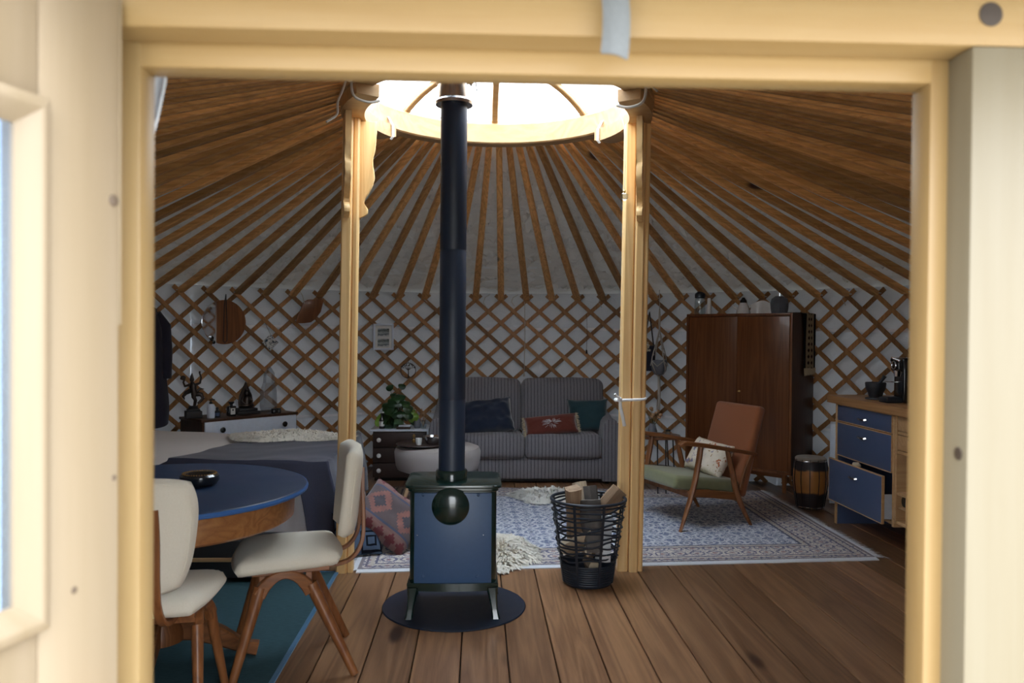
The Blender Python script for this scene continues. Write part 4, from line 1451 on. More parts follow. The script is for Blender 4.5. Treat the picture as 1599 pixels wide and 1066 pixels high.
# throw
def xb(q):      # left boundary of the throw; q = 0 far side .. 1 near side
    pts = [(0, -1.42), (.25, -1.62), (.5, -1.80), (.8, -1.88), (1.0, -1.98), (1.4, -2.2)]
    for (a, c), (d, e) in zip(pts, pts[1:]):
        if q <= d: return c + (e - c) * (q - a) / (d - a)
    return pts[-1][1]
EX, EY = BX1 + .035, BY0 - .03
NEAR, FOOT = .52, .41
def throw(u, v):
    t_ = v * (1.46 + NEAR)                      # distance from the far edge
    yy = BY1 - .02 - t_
    ovy = max(0, EY - yy)
    q = min(t_ / 1.44, 1.0 + ovy * .8)
    x_l = xb(q)
    total = EX - x_l + FOOT
    s = x_l + total * u
    ovx = max(0, s - EX)
    x = min(s, EX)
    # the near drop is short along the bed, long at the corner
    lim = .10 + (NEAR - .10) * max(0, min(1, (x + 1.17) / .10)) ** 2
    if ovy > 0: ovy = ovy * lim / NEAR
    y = max(yy, EY)
    bx_ = min(x, BX1 - .02); by_ = max(y, BY0 + .01)
    z = btop(bx_, by_) + .014 - (.012 if (ovx > 0 or ovy > 0) else 0)
    d = max(ovx, ovy)
    fold = .018 * math.sin(y * 17) * min(1, ovx * 4) 
    x2 = x + .045 * min(1, ovx * 4) + .06 * ovx + fold
    y2 = y - .035 * min(1, ovy * 4) - .05 * ovy - .014 * math.sin(x * 26) * min(1, ovy * 4)
    if ovx > 0 and ovy > 0:
        m = min(ovx, ovy)
        x2 += .10 * m; y2 -= .10 * m
    z -= d
    z += .006 * nz(x * 6, y * 6, d * 5)
    return Vector((x2, y2, max(.035, z)))
tw = thing('bed_throw', 'dark navy throw with dark pompom edge draped over the foot of the bed', 'blanket', (0, 0, 0))
b = MB(); b.sheet(throw, 90, 100, .006); b.obj('throw_cloth', M['navythrow'], tw, sharp=60)
b = MB(); b.ball((0, 0, 0), .021, (1, 1, 1.1), 1); b.cone((0, 0, .015), (0, 0, .06), .004, .003, 5)
pme = b.mesh('pompom', M['pompom'])
def pom(u, v, dz=-.05):
    p = throw(u, v)
    link('pompom', pme, tw, (p.x + .012, p.y - .012, max(.03, p.z + dz)))
for i in range(7): pom(1.0, .08 + .62 * i / 6)
for u in (.30, .38, .46, .54): pom(u, 1.0)
for v in (.86, .92, .98): pom(0.03, v)
# hanging sheet end with pompoms left of the corner
fleece('sheepskin', 'cream sheepskin lying across the foot of the bed on the navy throw', 'sheepskin',
       lambda a: (.47 * abs(math.cos(a)) ** 2 + .21 * abs(math.sin(a)) ** 2) * (1 + .12 * math.sin(3 * a + 1) + .05 * math.sin(7 * a)), lambda x, y: btop(-1.50 + x, 6.24 + y) + .02, M['wool'], (-1.50, 6.24, 0), 5200, .032, 3, .035)

# ================================================================== WHITE DRESSER AND ITS ORNAMENTS
DA = math.atan2(.743, .669)
dr = thing('low_dresser', 'low dresser with dark wood case and white drawer fronts behind the bed', 'dresser', (-2.32, 6.80, 0), DA)
DW, DH, DD = .94, .645, .36
b = MB()
b.box((DW / 2, DD / 2, DH - .011), (DW + .02, DD + .02, .022), None, .003)
b.box((.011, DD / 2, DH / 2 + .02), (.022, DD, DH - .06)); b.box((DW - .011, DD / 2, DH / 2 + .02), (.022, DD, DH - .06))
b.box((DW / 2, DD - .01, DH / 2 + .02), (DW - .02, .015, DH - .06)); b.box((DW / 2, DD / 2, .06), (DW - .02, DD - .01, .02))
b.obj('carcass', M['walnut_dark'], dr)
for z in (.535, .355, .175):
    b = MB(); b.box((DW / 2 + .004, -.004, z), (DW - .03, .02, .172), None, .003); d = b.obj('drawer', M['white'], dr)
    for x in (.17, .79):
        b = MB(); b.lathe([(.009, 0), (.009, .012), (.024, .018), (.025, .026), (.016, .031), (.001, .032)], 18, Matrix.Translation((x, -.014, z + .012)) @ rotx(R(90)))
        b.obj('knob', M['blackgloss'], d)
for x in (.06, DW - .06):
    for y in (.05, DD - .05):
        b = MB(); b.cone((x, y, .05), (x, y, 0), .02, .014, 10); b.obj('leg', M['walnut_dark'], dr)
def ond(x, y): return (-2.32 + .669 * x - .743 * y, 6.80 + .743 * x + .669 * y)
def at_d(x, y): p = ond(x, y); return (p[0], p[1], DH)
# dancing figure
s_ = thing('bronze_figure', 'dark bronze dancing figurine on a stepped block at the left end of the dresser', 'statue', at_d(.03, .2), DA - .35)
b = MB(); b.box((0, 0, .03), (.13, .12, .06), None, .004); b.box((0, 0, .068), (.10, .09, .016), None, .004); b.lathe([(.045, .075), (.035, .09), (.04, .10), (.001, .104)], 18, None, False); b.obj('plinth', M['black'], s_)
b = MB()
b.tube([(.01, 0, .10), (.018, 0, .15), (.0, -.015, .18), (.01, 0, .215)], [.012, .015, .019, .026], 10)          # standing leg to hip
b.tube([(.02, 0, .205), (.062, -.02, .20), (.075, -.02, .165), (.045, -.03, .135), (.03, -.035, .128)], [.024, .019, .013, .011, .007], 10)
b.tube([(.01, 0, .20), (.004, 0, .235), (-.004, 0, .27), (-.008, 0, .295), (-.01, 0, .31)], [.030, .024, .030, .020, .011], 12)
b.ball((-.012, -.004, .33), .021, (.9, 1, 1.15), 2)
b.tube([(-.012, 0, .345), (-.012, 0, .36), (-.01, 0, .385)], [.016, .012, .003], 8)
b.tube([(.02, 0, .285), (.052, -.01, .30), (.062, -.01, .345), (.05, 0, .385), (.052, 0, .40)], [.012, .010, .008, .007, .009], 8)
b.tube([(-.03, 0, .285), (-.07, -.01, .275), (-.085, -.03, .31), (-.075, -.03, .33)], [.012, .010, .008, .008], 8)
b.tube([(-.02, .0, .235), (-.06, .01, .215), (-.082, .0, .185), (-.07, 0, .16)], [.022, .018, .012, .004], 8)        # flying sash
b.tube([(.03, .0, .225), (.055, .01, .25), (.085, 0, .245)], [.015, .010, .003], 8)
b.ball((-.085, -.01, .345), .022, (1.2, .5, 1), 1)
b.obj('figure', M['bronze'], s_, sharp=60)
bt = thing('pump_bottle', 'white pump bottle with black spout beside the bronze figurine', 'bottle', at_d(.125, .08))
b = MB(); b.lathe([(.001, 0), (.030, 0), (.032, .01), (.032, .105), (.026, .118), (.012, .122), (.001, .122)], 24); b.obj('body', M['white'], bt)
b = MB(); b.lathe([(.014, .12), (.014, .137), (.005, .14), (.005, .155), (.001, .156)], 14); b.box((.012, -.004, .158), (.045, .014, .010), None, .003); b.obj('pump', M['black'], bt)
bottle('dark_bottle', 'little dark blue bottle right beside the white pump bottle', 'bottle', at_d(.195, .10), [(.001, 0), (.024, 0), (.025, .01), (.025, .05), (.010, .062), (.010, .07), (.001, .071)], M['blackgloss'], (.0257, .012, .04), M['navyfront'], (.012, .066, .085, M['black']))
pf = thing('perfume_flask', 'square black flask with flared stopper and pale label on the dresser', 'bottle', at_d(.33, .10), DA)
b = MB(); b.box((0, 0, .045), (.075, .05, .09), None, .012, 3); b.lathe([(.012, .088), (.012, .10)], 14); b.obj('body', M['blackgloss'], pf)
b = MB(); b.lathe([(.010, .098), (.014, .105), (.026, .12), (.026, .126), (.001, .128)], 18); b.obj('stopper', M['black'], pf)
b = MB(); b.box((0, -.0265, .043), (.046, .002, .056), None, .0008); b.obj('label', M['label'], pf)
b = MB(); b.lathe([(.008, 0), (.008, .001), (.001, .0012)], 16, Matrix.Translation((0, -.0278, .055)) @ rotx(R(90))); b.obj('emblem', M['black'], pf)
bu = thing('seated_statue', 'dark seated temple statuette with pointed back on the dresser', 'statue', at_d(.53, .18), DA - .2)
b = MB(); b.box((0, 0, .014), (.21, .14, .028), None, .006); b.box((0, 0, .04), (.17, .11, .026), None, .006); b.obj('plinth', M['black'], bu)
b = MB()
b.prism([(-.062, 0), (-.066, .06), (-.055, .12), (-.035, .16), (-.018, .19), (-.008, .225), (0, .24), (.008, .225), (.018, .19), (.035, .16), (.055, .12), (.066, .06), (.062, 0)], .022, Matrix.Translation((0, .035, .05)) @ rotx(R(90)), .004)
b.obj('back_panel', M['bronze'], bu)
b = MB()
b.ball((0, -.006, .075), .055, (1.25, .75, .45), 2); b.tube([(0, 0, .08), (0, 0, .125), (0, 0, .155), (0, 0, .165)], [.038, .034, .026, .012], 14)
b.ball((0, -.004, .185), .022, (.95, 1, 1.2), 2); b.ball((0, 0, .215), .010, (1, 1, 1.2), 1)
for q in (-1, 1): b.tube([(.032 * q, 0, .148), (.048 * q, -.005, .115), (.03 * q, -.035, .09), (.005 * q, -.042, .088)], [.012, .011, .009, .007], 8)
b.obj('figure', M['bronze'], bu, sharp=60)
cr = thing('quartz_tower', 'tall clear crystal point standing on the dresser', 'crystal', at_d(.76, .18))
b = MB()
def hexr(r, z, o=0): return [Vector((r * (1 + .12 * math.sin(k * 2.3)) * math.cos(PI / 3 * k + .2) + o, r * math.sin(PI / 3 * k + .2), z)) for k in range(6)]
b.rings([hexr(.062, 0), hexr(.075, .05), hexr(.072, .20), hexr(.052, .27, .004), hexr(.046, .36, .006), hexr(.018, .41, .006), hexr(.003, .425, .006)])
b.obj('crystal', M['crystal'], cr, sharp=8)
for i, (x, y, l) in enumerate(((.715, .03, 'left one of two tiny black lidded jars in front of the crystal point'), (.765, .03, 'right one of two tiny black lidded jars in front of the crystal point'))):
    j = thing('black_jar', l, 'jar', at_d(x, y), 0, 'two black jars on the dresser')
    b = MB(); b.lathe([(.001, 0), (.021, 0), (.022, .006), (.022, .026), (.019, .03), (.001, .03)], 18); b.obj('body', M['blackgloss'], j)
    b = MB(); b.lathe([(.0225, .029), (.0225, .043), (.020, .045), (.001, .045)], 18); b.obj('lid', M['black'], j)

# ================================================================== ROUND TABLE, DISH
rt_ = thing('round_table', 'round dining table with navy top and brown wooden apron at the left', 'table', (-1.33, 3.37, .008))
b = MB(); b.lathe([(.001, .712), (.585, .712), (.600, .718), (.6045, .726), (.600, .735), (.594, .738), (.001, .738)], 96, None, False); b.obj('tabletop', M['tabletop'], rt_)
b = MB(); b.lathe([(.598, .7145), (.606, .718), (.608, .726), (.604, .7345), (.597, .7345)], 96, None, False); b.obj('edge_band', M['tableedge'], rt_, label='lighter blue rounded edge')
b = MB(); b.lathe([(.50, .605), (.535, .600), (.548, .61), (.552, .70), (.545, .713), (.50, .713)], 96, None, False); b.obj('apron', M['hazel'], rt_)
b = MB(); b.lathe([(.11, .61), (.085, .55), (.075, .35), (.09, .20), (.11, .14), (.11, .10), (.001, .10)], 32, None, False); b.obj('pedestal', M['teak'], rt_)
for k in range(4):
    a = R(12 + 90 * k)
    b = MB()
    pts = [(r * math.cos(a), r * math.sin(a), z) for r, z in ((.05, .155), (.15, .14), (.25, .095), (.34, .045), (.40, .03))]
    b.bar(pts, [.06, .06, .055, .05, .05], [.11, .10, .075, .05, .055], (-math.sin(a), math.cos(a), 0)); b.obj('foot', M['teak_x'], rt_)
ab = thing('ring_dish', 'round black lacquer dish with a gold beaded rim on the navy table', 'dish', (-1.17, 3.40, .7465))
b = MB(); b.lathe([(.001, 0), (.045, 0), (.07, .008), (.080, .025), (.078, .042), (.066, .052), (.054, .050), (.048, .035), (.04, .016), (.001, .012)], 40, None, False); b.obj('dish', M['blackgloss'], ab)
b = MB()
for k in range(40): 
    a = 2 * PI * k / 40
    b.ball((.066 * math.cos(a), .066 * math.sin(a), .052), .0042, (1, 1, .8), 1)
o = b.obj('beaded_rim', M['gold'], ab)

# ================================================================== DINING CHAIRS
def rad_leg(p, q, r0_, r1_, mat, parent, name='leg'):
    b = MB(); p, q = Vector(p), Vector(q)
    b.tube([p, p.lerp(q, .5), q], [r0_, (r0_ + r1_) / 2, r1_], 12, True, False, 1.25)
    return b.obj(name, mat, parent)
def dining_chair(label, loc, rz, group):
    c = thing('dining_chair', label, 'chair', loc, rz, group)
    # seat pad
    b = MB()
    def seat(u, v):
        a, q = u * 2 - 1, v * 2 - 1
        wd = .225 + .02 * a
        s = (abs(a) ** 4 + abs(q) ** 4) ** .25
        k = 1.0
        x = .225 * a * (1 - .10 * q * q * abs(a)); y = wd * q * (1 - .12 * a * a * abs(q))
        return x, y, max(abs(a), abs(q))
    for top in (1, 0):
        def f(u, v):
            x, y, m = seat(u, v)
            if top: z = .462 + .052 * (1 - m ** 3.2) ** .5
            else: z = .462 - .036 * (1 - m ** 6) ** .5
            z += .012 * max(0, x / .22) ** 2 * -1 + .010 * (1 if top else 1) * (-x / .22 * .4)
            return Vector((x, y, z))
        b.sheet(f, 26, 26)
    b.obj('seat', M['cream'], c, sharp=80, weld=True)
    # side arches and legs
    for s in (-1, 1):
        pts = [(.045, .165), (.005, .175)]
        arch = []
        for i in range(11):
            q = i / 10
            x = .115 - .205 * q
            z = .415 - .055 * (2 * q - 1) ** 2 - .02 * abs(2 * q - 1) ** 4
            arch.append((x, s * (.165 + .012 * (2 * q - 1) ** 2), z))
        b = MB(); b.bar(arch, [.052 - .02 * (1 - abs(2 * i / 10 - 1)) for i in range(11)], .030, (0, 0, 1)); b.obj('side_arch', M['teak_x'], c)
        rad_leg((.108, s * .172, .372), (.215, s * .215, 0.0), .021, .0135, M['teak'], c)
        rad_leg((-.088, s * .172, .372), (-.262, s * .215, 0.0), .021, .0135, M['teak'], c)
        b = MB(); b.bar([(.14, s * .165, .425), (-.16, s * .165, .432)], .022, .024, (0, 0, 1)); b.obj('seat_rail', M['teak_x'], c)
        # bentwood back support
        b = MB()
        pts = [(-.02, s * .115, .428), (-.13, s * .11, .425), (-.215, s * .105, .428), (-.268, s * .10, .455), (-.300, s * .095, .515), (-.306, s * .092, .60), (-.302, s * .09, .72), (-.302, s * .085, .82)]
        b.bar(spl(pts, 4), .027, .015, (0, 1, 0)); b.obj('back_support', M['teak'], c)
    for x in (.10, -.08):
        b = MB(); b.bar([(x, -.165, .40), (x, .165, .40)], .035, .022, (0, 0, 1)); b.obj('cross_rail', M['teak_x'], c)
    # backrest pad
    b = MB()
    for side in (1, 0):
        def f(u, v):
            a, q = u * 2 - 1, v * 2 - 1
            hw = (.175 + .048 * (q + 1) / 2)
            # rounded corners
            rr = (abs(a) ** 5 + abs(q) ** 5)
            kx = 1 - .17 * abs(q) ** 3 * abs(a) ** 1
            kz = 1 - .10 * abs(a) ** 3
            y = hw * a * kx
            z = .722 + .196 * q * kz
            m = max(abs(a), abs(q))
            th = .036 * (1 - m ** 6) ** .5
            xx = -.246 - .035 * (q + 1) / 2 + .035 * a * a
            return Vector((xx + (th if side else -th), y, z))
        b.sheet(f, 26, 26)
    b.obj('backrest', M['cream'], c, sharp=80, weld=True)
    # piping round the back pad
    b = MB()
    pts = []
    for i in range(48):
        t_ = 2 * PI * i / 48
        a = math.copysign(abs(math.cos(t_)) ** .35, math.cos(t_)) * .93; q = math.copysign(abs(math.sin(t_)) ** .35, math.sin(t_)) * .93
        hw = (.175 + .048 * (q + 1) / 2)
        pts.append((-.246 - .035 * (q + 1) / 2 + .035 * a * a - .033 * (1 - .93 ** 6) ** .5 - .001, hw * a * (1 - .17 * abs(q) ** 3 * abs(a)),     .722 + .196 * q * (1 - .10 * abs(a) ** 3)))
    b.tube(pts, .0035, 6, False, True); b.obj('piping', M['cream'], c)
    return c
cA = dining_chair('cream upholstered dining chair seen side on, right of the round table', (-.80, 3.40, .004), R(194), 'cream dining chairs at the round table')
cB = dup(cA, (-1.145, 2.85, .008), R(97), 'cream upholstered dining chair seen from behind, beside the left door jamb')
bn = thing('low_bench', 'low black bench with a thin wooden rail beyond the round table', 'bench', (-1.55, 4.55, .008))
b = MB(); b.box((0, 0, .125), (.92, .20, .21), None, .01); b.obj('body', M['black'], bn)
b = MB(); b.box((0, -.104, .125), (.92, .012, .022), None, .003); b.obj('rail', M['beech'], bn)
for x in (-.4, .4):
    for y in (-.07, .07):
        b = MB(); b.box((x, y, .011), (.03, .03, .022)); b.obj('foot', M['black'], bn)

# ================================================================== FLOOR CUSHIONS AND SKINS
def loose_cushion(name, label, w, h, t_, mat, loc, fwd, upv, wr=.01, seed=0, group=None, cat='cushion'):
    b = MB(); pillow(b, w, h, t_, 24, wr, seed, None, .08)
    o = b.obj(name, mat, None, sharp=75, weld=True)
    put(o, orient(fwd, upv, loc))
    return tag(o, label, cat, group)
kx = Vector((.80, -.12, -.58)).normalized(); kf = Vector((-.1, -.6, .8)); kf = (kf - kx * kf.dot(kx)).normalized()
loose_cushion('kilim_cushion', 'rust and grey kilim cushion tipped on its corner left of the stove', .44, .36, .17, M['kilim'], (-.56, 5.11, .215), kf, kf.cross(kx), .012, 2, 'floor cushions')
loose_cushion('patterned_cushion', 'blue-grey cushion with black geometric lines behind the kilim cushion', .30, .32, .12, M['aztec'], (-.755, 5.03, .135), (.1, -.75, .6), (-.15, .6, .78), .01, 5, 'floor cushions')
loose_cushion('white_pillow', 'crumpled white pillow behind the kilim cushion by the stove', .44, .30, .15, M['whitecloth'], (-.50, 5.42, .12), (.2, -.6, .77), (-.2, .77, .6), .02, 8, 'floor cushions')
fleece('sheepskin', 'white sheepskin lying on the Persian rug in front of the sofa', 'sheepskin', lambda a: (.34 * abs(math.cos(a)) ** 2 + .20 * abs(math.sin(a)) ** 2) * (1 + .16 * math.sin(3 * a + .6) + .08 * math.sin(5 * a)), lambda x, y: RT + .002, M['wool_white'], (.62, 6.66, 0), 4200, .05, 5, .05)
fleece('sheepskin', 'creamy sheepskin on the rug edge right behind the stove', 'sheepskin', lambda a: (.20 * abs(math.cos(a)) ** 2 + .40 * abs(math.sin(a)) ** 2) * (1 + .12 * math.sin(3 * a + 2) + .07 * math.sin(7 * a)), lambda x, y: RT + .002 if y > -.24 else .004, M['wool'], (.13, 5.02, 0), 4200, .06, 9, .03)

# ================================================================== ARMCHAIR
ac = thing('lounge_chair', 'mid-century wooden armchair with rust back and sage green seat before the wardrobe', 'armchair', (1.598, 5.923, RT), R(199.3))
for s in (1, -1):
    y = .325 * s
    b = MB()
    b.bar([(.315, y, .606), (.30, y, .614), (.27, y, .622), (.10, y, .598), (-.15, y, .553), (-.31, y, .522), (-.345, y, .515)], [.03, .05, .06, .058, .052, .042, .03], [.016, .024, .03, .03, .028, .026, .02], (0, 1, 0))
    b.obj('armrest', M['teak_x'], ac)
    b = MB(); b.tube(spl([(.135, y, .59), (.16, y, .45), (.20, y, .28), (.30, y, 0)], 4), [.023, .0235, .024, .024, .024, .024, .024, .0235, .023, .021, .018, .015, .013], 10, True, False, .85); b.obj('leg', M['teak'], ac)
    b = MB(); b.tube(spl([(-.09, y, .56), (-.135, y, .40), (-.175, y, .25), (-.235, y, .12), (-.305, y, 0)], 3), [.019, .021, .023, .024, .025, .026, .026, .025, .023, .020, .018, .015, .013], 10, True, False, .85); b.obj('leg', M['teak'], ac)
    b = MB(); b.bar([(.215, y * .97, .268), (.05, y * .97, .25), (-.19, y * .97, .215)], .055, .024, (0, 0, 1)); b.obj('side_rail', M['teak_x'], ac)
    b = MB(); b.bar([(-.335, y * .92, .515), (-.30, y * .85, .42), (-.25, y * .82, .25)], .03, .022, (1, 0, 0)); b.obj('back_post', M['teak'], ac)
b = MB(); b.bar([(.20, -.315, .25), (.20, .315, .25)], .045, .022, (0, 0, 1)); b.bar([(-.20, -.315, .20), (-.20, .315, .20)], .045, .022, (0, 0, 1)); b.obj('cross_rail', M['teak'], ac)
b = MB(); b.box((0, 0, 0), (.56, .55, .10), None, .03, 4)
for v in b.bm.verts: v.co.z += .018 * (1 - (v.co.x / .28) ** 2) * (1 - (v.co.y / .27) ** 2) * (v.co.z > 0)
o = b.obj('seat_cushion', M['greenvelvet'], ac, (.035, 0, .305), (0, R(-7), 0), sharp=50)
b = MB(); b.box((0, 0, 0), (.075, .54, .68), None, .028, 4)
for v in b.bm.verts: v.co.x -= .02 * (v.co.z / .34) ** 2; v.co.y *= 1 - .03 * (v.co.z / .34)
o = b.obj('backrest', M['rustwool'], ac, (-.345, 0, .53), (0, R(-16), 0), sharp=50)
loose_cushion('print_cushion', 'cream cushion with rust and violet print tucked into the green armchair', .42, .27, .14, M['floral'], tuple(ac.matrix_basis @ Vector((-.165, .0, .455))), (-.80, -.36, .48), (.45, .12, .88), .012, 3)

# ================================================================== SIDE TABLE BY THE SOFA
sd = thing('side_table', 'small dark side table with thin black metal legs beside the sofa', 'table', (1.60, 7.02, 0))
b = MB(); b.lathe([(.001, .478), (.195, .478), (.20, .484), (.20, .494), (.195, .50), (.001, .50)], 40, None, False); b.obj('top', M['walnut'], sd)
for k in range(3):
    a = R(30 + 120 * k)
    b = MB(); b.tube([(.15 * math.cos(a - .25), .15 * math.sin(a - .25), .478), (.18 * math.cos(a - .2), .18 * math.sin(a - .2), .008), (.18 * math.cos(a + .2), .18 * math.sin(a + .2), .008), (.15 * math.cos(a + .25), .15 * math.sin(a + .25), .478)], .006, 6); b.obj('leg', M['black'], sd)
b = MB(); b.lathe([(.001, .20), (.15, .20), (.15, .212), (.001, .212)], 32, None, False); b.obj('shelf', M['darkbrown'], sd)
vs2 = thing('dried_bouquet', 'grey vase of dried blossoms on the side table between post and armchair', 'vase', (1.535, 6.95, .50))
b = MB(); b.lathe([(.001, 0), (.035, 0), (.042, .04), (.03, .09), (.024, .11), (.02, .108), (.026, .09), (.001, .01)], 22, None, False); b.obj('vase', M['greyceramic'], vs2)
b = MB(); b2 = MB()
for i in range(16):
    e = Vector((rnd.uniform(-.08, .08), rnd.uniform(-.07, .07), rnd.uniform(.15, .26)))
    b.tube([(0, 0, .03), Vector((e.x * .3, e.y * .3, e.z * .55)), e], [.002, .0016, .001], 4)
    b2.ball(e, rnd.uniform(.012, .020), (1, 1, .8), 1)
b.obj('stalks', M['stem'], vs2); b2.obj('blossoms', M['dried'], vs2)
jr = bottle('small_jar', 'tiny clear jar with dark lid on the side table beside the dried blossoms', 'jar', (1.67, 6.93, .50), [(.001, 0), (.022, 0), (.024, .006), (.024, .04), (.02, .045), (.001, .045)], M['jar'], None, None, (.022, .044, .058, M['black']))

# ================================================================== WARDROBE
wd_ = thing('wardrobe', 'tall two-door walnut wardrobe on tapered legs standing against the right lattice', 'wardrobe', (2.364, 7.21, 0), R(-47.4))
WW, WD, WZ0, WZ1 = 1.07, .42, .17, 1.59
b = MB()
hw = WW / 2
b.box((0, WD / 2, WZ1 - .0125), (WW, WD, .025), None, .003); b.box((0, WD / 2, WZ0 + .0125), (WW, WD, .025), None, .003)
b.box((-hw + .0125, WD / 2, (WZ0 + WZ1) / 2), (.025, WD, WZ1 - WZ0 - .05)); b.box((0, WD - .008, (WZ0 + WZ1) / 2), (WW - .05, .012, WZ1 - WZ0 - .05))
b.obj('carcass', M['walnut'], wd_)
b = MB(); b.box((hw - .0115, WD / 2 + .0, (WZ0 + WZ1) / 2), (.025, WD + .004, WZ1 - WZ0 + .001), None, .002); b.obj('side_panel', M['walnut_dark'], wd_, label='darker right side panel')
b = MB(); b.box((hw - .011, -.003, (WZ0 + WZ1) / 2), (.022, .008, WZ1 - WZ0), None, .002); b.obj('edge_strip', M['teak'], wd_)
dw = (WW - .056) / 2
for s in (-1, 1):
    b = MB(); b.box((0, 0, 0), (dw - .002, .02, WZ1 - WZ0 - .056), None, .003)
    d = b.obj('door', M['walnut'], wd_, (s * dw / 2, .012, (WZ0 + WZ1) / 2))
    if s > 0:
        b = MB(); b.lathe([(.010, 0), (.010, .003), (.004, .005), (.004, .016), (.007, .02), (.001, .022)], 14, rotx(R(90))); b.obj('key_knob', M['brass'], d, (-dw / 2 + .03, -.010, .0))
for x in (-hw + .09, hw - .09):
    for y in (.06, WD - .06):
        b = MB(); b.box((x, y, WZ0 - .02), (.10, .05, .04)) if False else b.cone((x, y, WZ0), (x, y, 0), .026, .015, 14); b.obj('leg', M['teak'], wd_)
b = MB(); b.box((0, .06, WZ0 - .02), (WW - .14, .022, .04)); b.obj('leg_rail', M['teak_x'], wd_)
def onw(x, y, z=WZ1 + .001): return (2.364 + .676 * x + .736 * y, 7.21 - .736 * x + .676 * y, z)
sh = thing('glass_shaker', 'tall ribbed clear glass flask with dark stopper at the left end on the wardrobe', 'jar', onw(-.465, .12))
b = MB(); b.lathe([(.001, 0), (.05, 0), (.052, .01), (.050, .12), (.042, .15), (.05, .17), (.046, .185), (.03, .20)], 24, None, False); b.obj('glass', M['jar'], sh)
b = MB(); b.lathe([(.046, .155), (.05, .165), (.048, .175), (.05, .185), (.046, .20), (.03, .212), (.022, .22), (.022, .25), (.026, .255), (.022, .27), (.001, .272)], 24); b.obj('stopper', M['blackmetal'], sh)
b = MB(); b.lathe([(.001, 0), (.026, 0), (.028, .01), (.021, .10), (.018, .15), (.012, .155), (.001, .156)], 20)
tag(b.obj('pale_bottle', M['ceramic'], None, onw(-.375, .14)), 'slim pale tapering bottle beside the glass flask on the wardrobe', 'bottle')
tp = thing('white_teapot', 'small white conical teapot with black lid in the middle of the wardrobe top', 'teapot', onw(-.02, .15), R(-20))
b = MB(); b.lathe([(.001, 0), (.062, 0), (.064, .012), (.05, .06), (.032, .10), (.028, .104), (.001, .104)], 28); b.obj('body', M['ceramic'], tp)
b = MB(); b.lathe([(.032, .102), (.028, .125), (.016, .14), (.012, .15), (.001, .152)], 18); b.obj('lid', M['black'], tp)
b = MB(); b.tube([(.045, 0, .075), (.085, 0, .08), (.092, 0, .05), (.06, 0, .025)], .008, 8); b.obj('handle', M['ceramic'], tp)
b = MB(); b.tube([(-.05, 0, .04), (-.085, 0, .065), (-.10, 0, .085)], [.014, .010, .008], 8); b.obj('spout', M['ceramic'], tp)
b = MB()
b.sheet(lambda u, v: Vector(((u - .5) * .20, .02 * math.sin(u * 5) + .02 * v, .11 * v * (.75 + .35 * math.sin(u * PI)) )), 20, 8, .006)
tag(b.obj('white_plaque', M['ceramic'], None, onw(.155, .16), R(-35)), 'white carved plaque leaning between teapot and grey stone on the wardrobe', 'ornament')
b = MB()
b.rings([[Vector((r * 1.15 * math.cos(2 * PI * k / 9 + .3) * (1 + .15 * nz(k, z * 9)), r * .8 * math.sin(2 * PI * k / 9 + .3), z)) for k in range(9)] for r, z in ((.062, 0), (.072, .04), (.074, .09), (.062, .13), (.03, .155))])
tag(b.obj('grey_stone', M['stone'], None, onw(.325, .17), sharp=15), 'rough blue-grey stone at the right end on the wardrobe', 'stone')
sc = thing('woven_scarf', 'black-edged woven scarf with fringe hanging over the right side of the wardrobe', 'scarf', onw(.552, .30, 1.10), R(42.6))
def scf(u, v):
    q = v * 1.25
    x = (u - .5) * .165
    if q <= 1: return Vector((x + .006 * math.sin(q * 4), -.004 + .004 * math.sin(u * 7 + q * 3), .0 + .488 * q - .0))
    a = (q - 1) / .25
    return Vector((x, -.004 + .20 * a, .500 - .012 * (1 - min(1, a * 4)) + .0))
b = MB(); b.sheet(scf, 10, 30, .005)
o = b.obj('cloth', M['scarf'], sc)
me_ = o.data
for v in me_.vertices: v.co.z -= .30
o.location.z = .30
b = MB(); bm = b.bm
for i in range(40):
    x = -.083 + .166 * i / 39; l = rnd.uniform(.055, .07)
    p = Vector((x, -.004, .004))
    b.tube([p, p + Vector((rnd.uniform(-.004, .004), -.003, -l))], [.0028, .0016], 4)
o = b.obj('fringe', M['creamthread'], sc); o['kind'] = 'stuff'
sc.scale = (1.35, 1, 1)

# ================================================================== DRUM, CRATES
dm_ = thing('barrel_drum', 'barrel drum of brown staves with dark bands on the floor beside the wardrobe', 'drum', (2.70, 6.35, 0))
b = MB()
pf_ = [(.098, .0), (.103, .01), (.118, .10), (.132, .20), (.135, .25), (.130, .33), (.116, .395), (.112, .40)]
b.lathe(pf_, 40, None, True); b.obj('shell', M['drum'], dm_)
b = MB(); b.lathe([(.116, .385), (.120, .392), (.120, .402), (.110, .412), (.001, .411)], 40, None, False); b.obj('head', M['drumhead'], dm_)
for k in range(12):
    a = 2 * PI * k / 12 + .1
    b = MB(); b.tube([((r + .003) * math.cos(a), (r + .003) * math.sin(a), z) for r, z in pf_], .0035, 5); b.obj('tension_rod', M['black'], dm_)
b = MB(); b.torus((0, 0, .012), .104, .005, 40, 6); b.obj('hoop', M['silver'], dm_)
b = MB(); b.torus((0, 0, .385), .120, .005, 40, 6); b.obj('hoop', M['silver'], dm_)
ct = thing('slatted_tower', 'narrow white tower of slatted trays behind the drum by the kitchen unit', 'storage', (3.02, 6.50, 0), R(-25))
b = MB(); b.box((0, .0, .34), (.17, .17, .66), None, .004); b.obj('frame', M['white'], ct)
for i in range(6):
    b = MB(); b.box((.0, -.088, .08 + i * .098), (.09, .008, .075), None, .002); b.obj('tray', M['whiteband'], ct)
    b = MB(); b.box((.0, -.093, .115 + i * .098), (.05, .004, .016)); b.obj('slot', M['black'], ct)

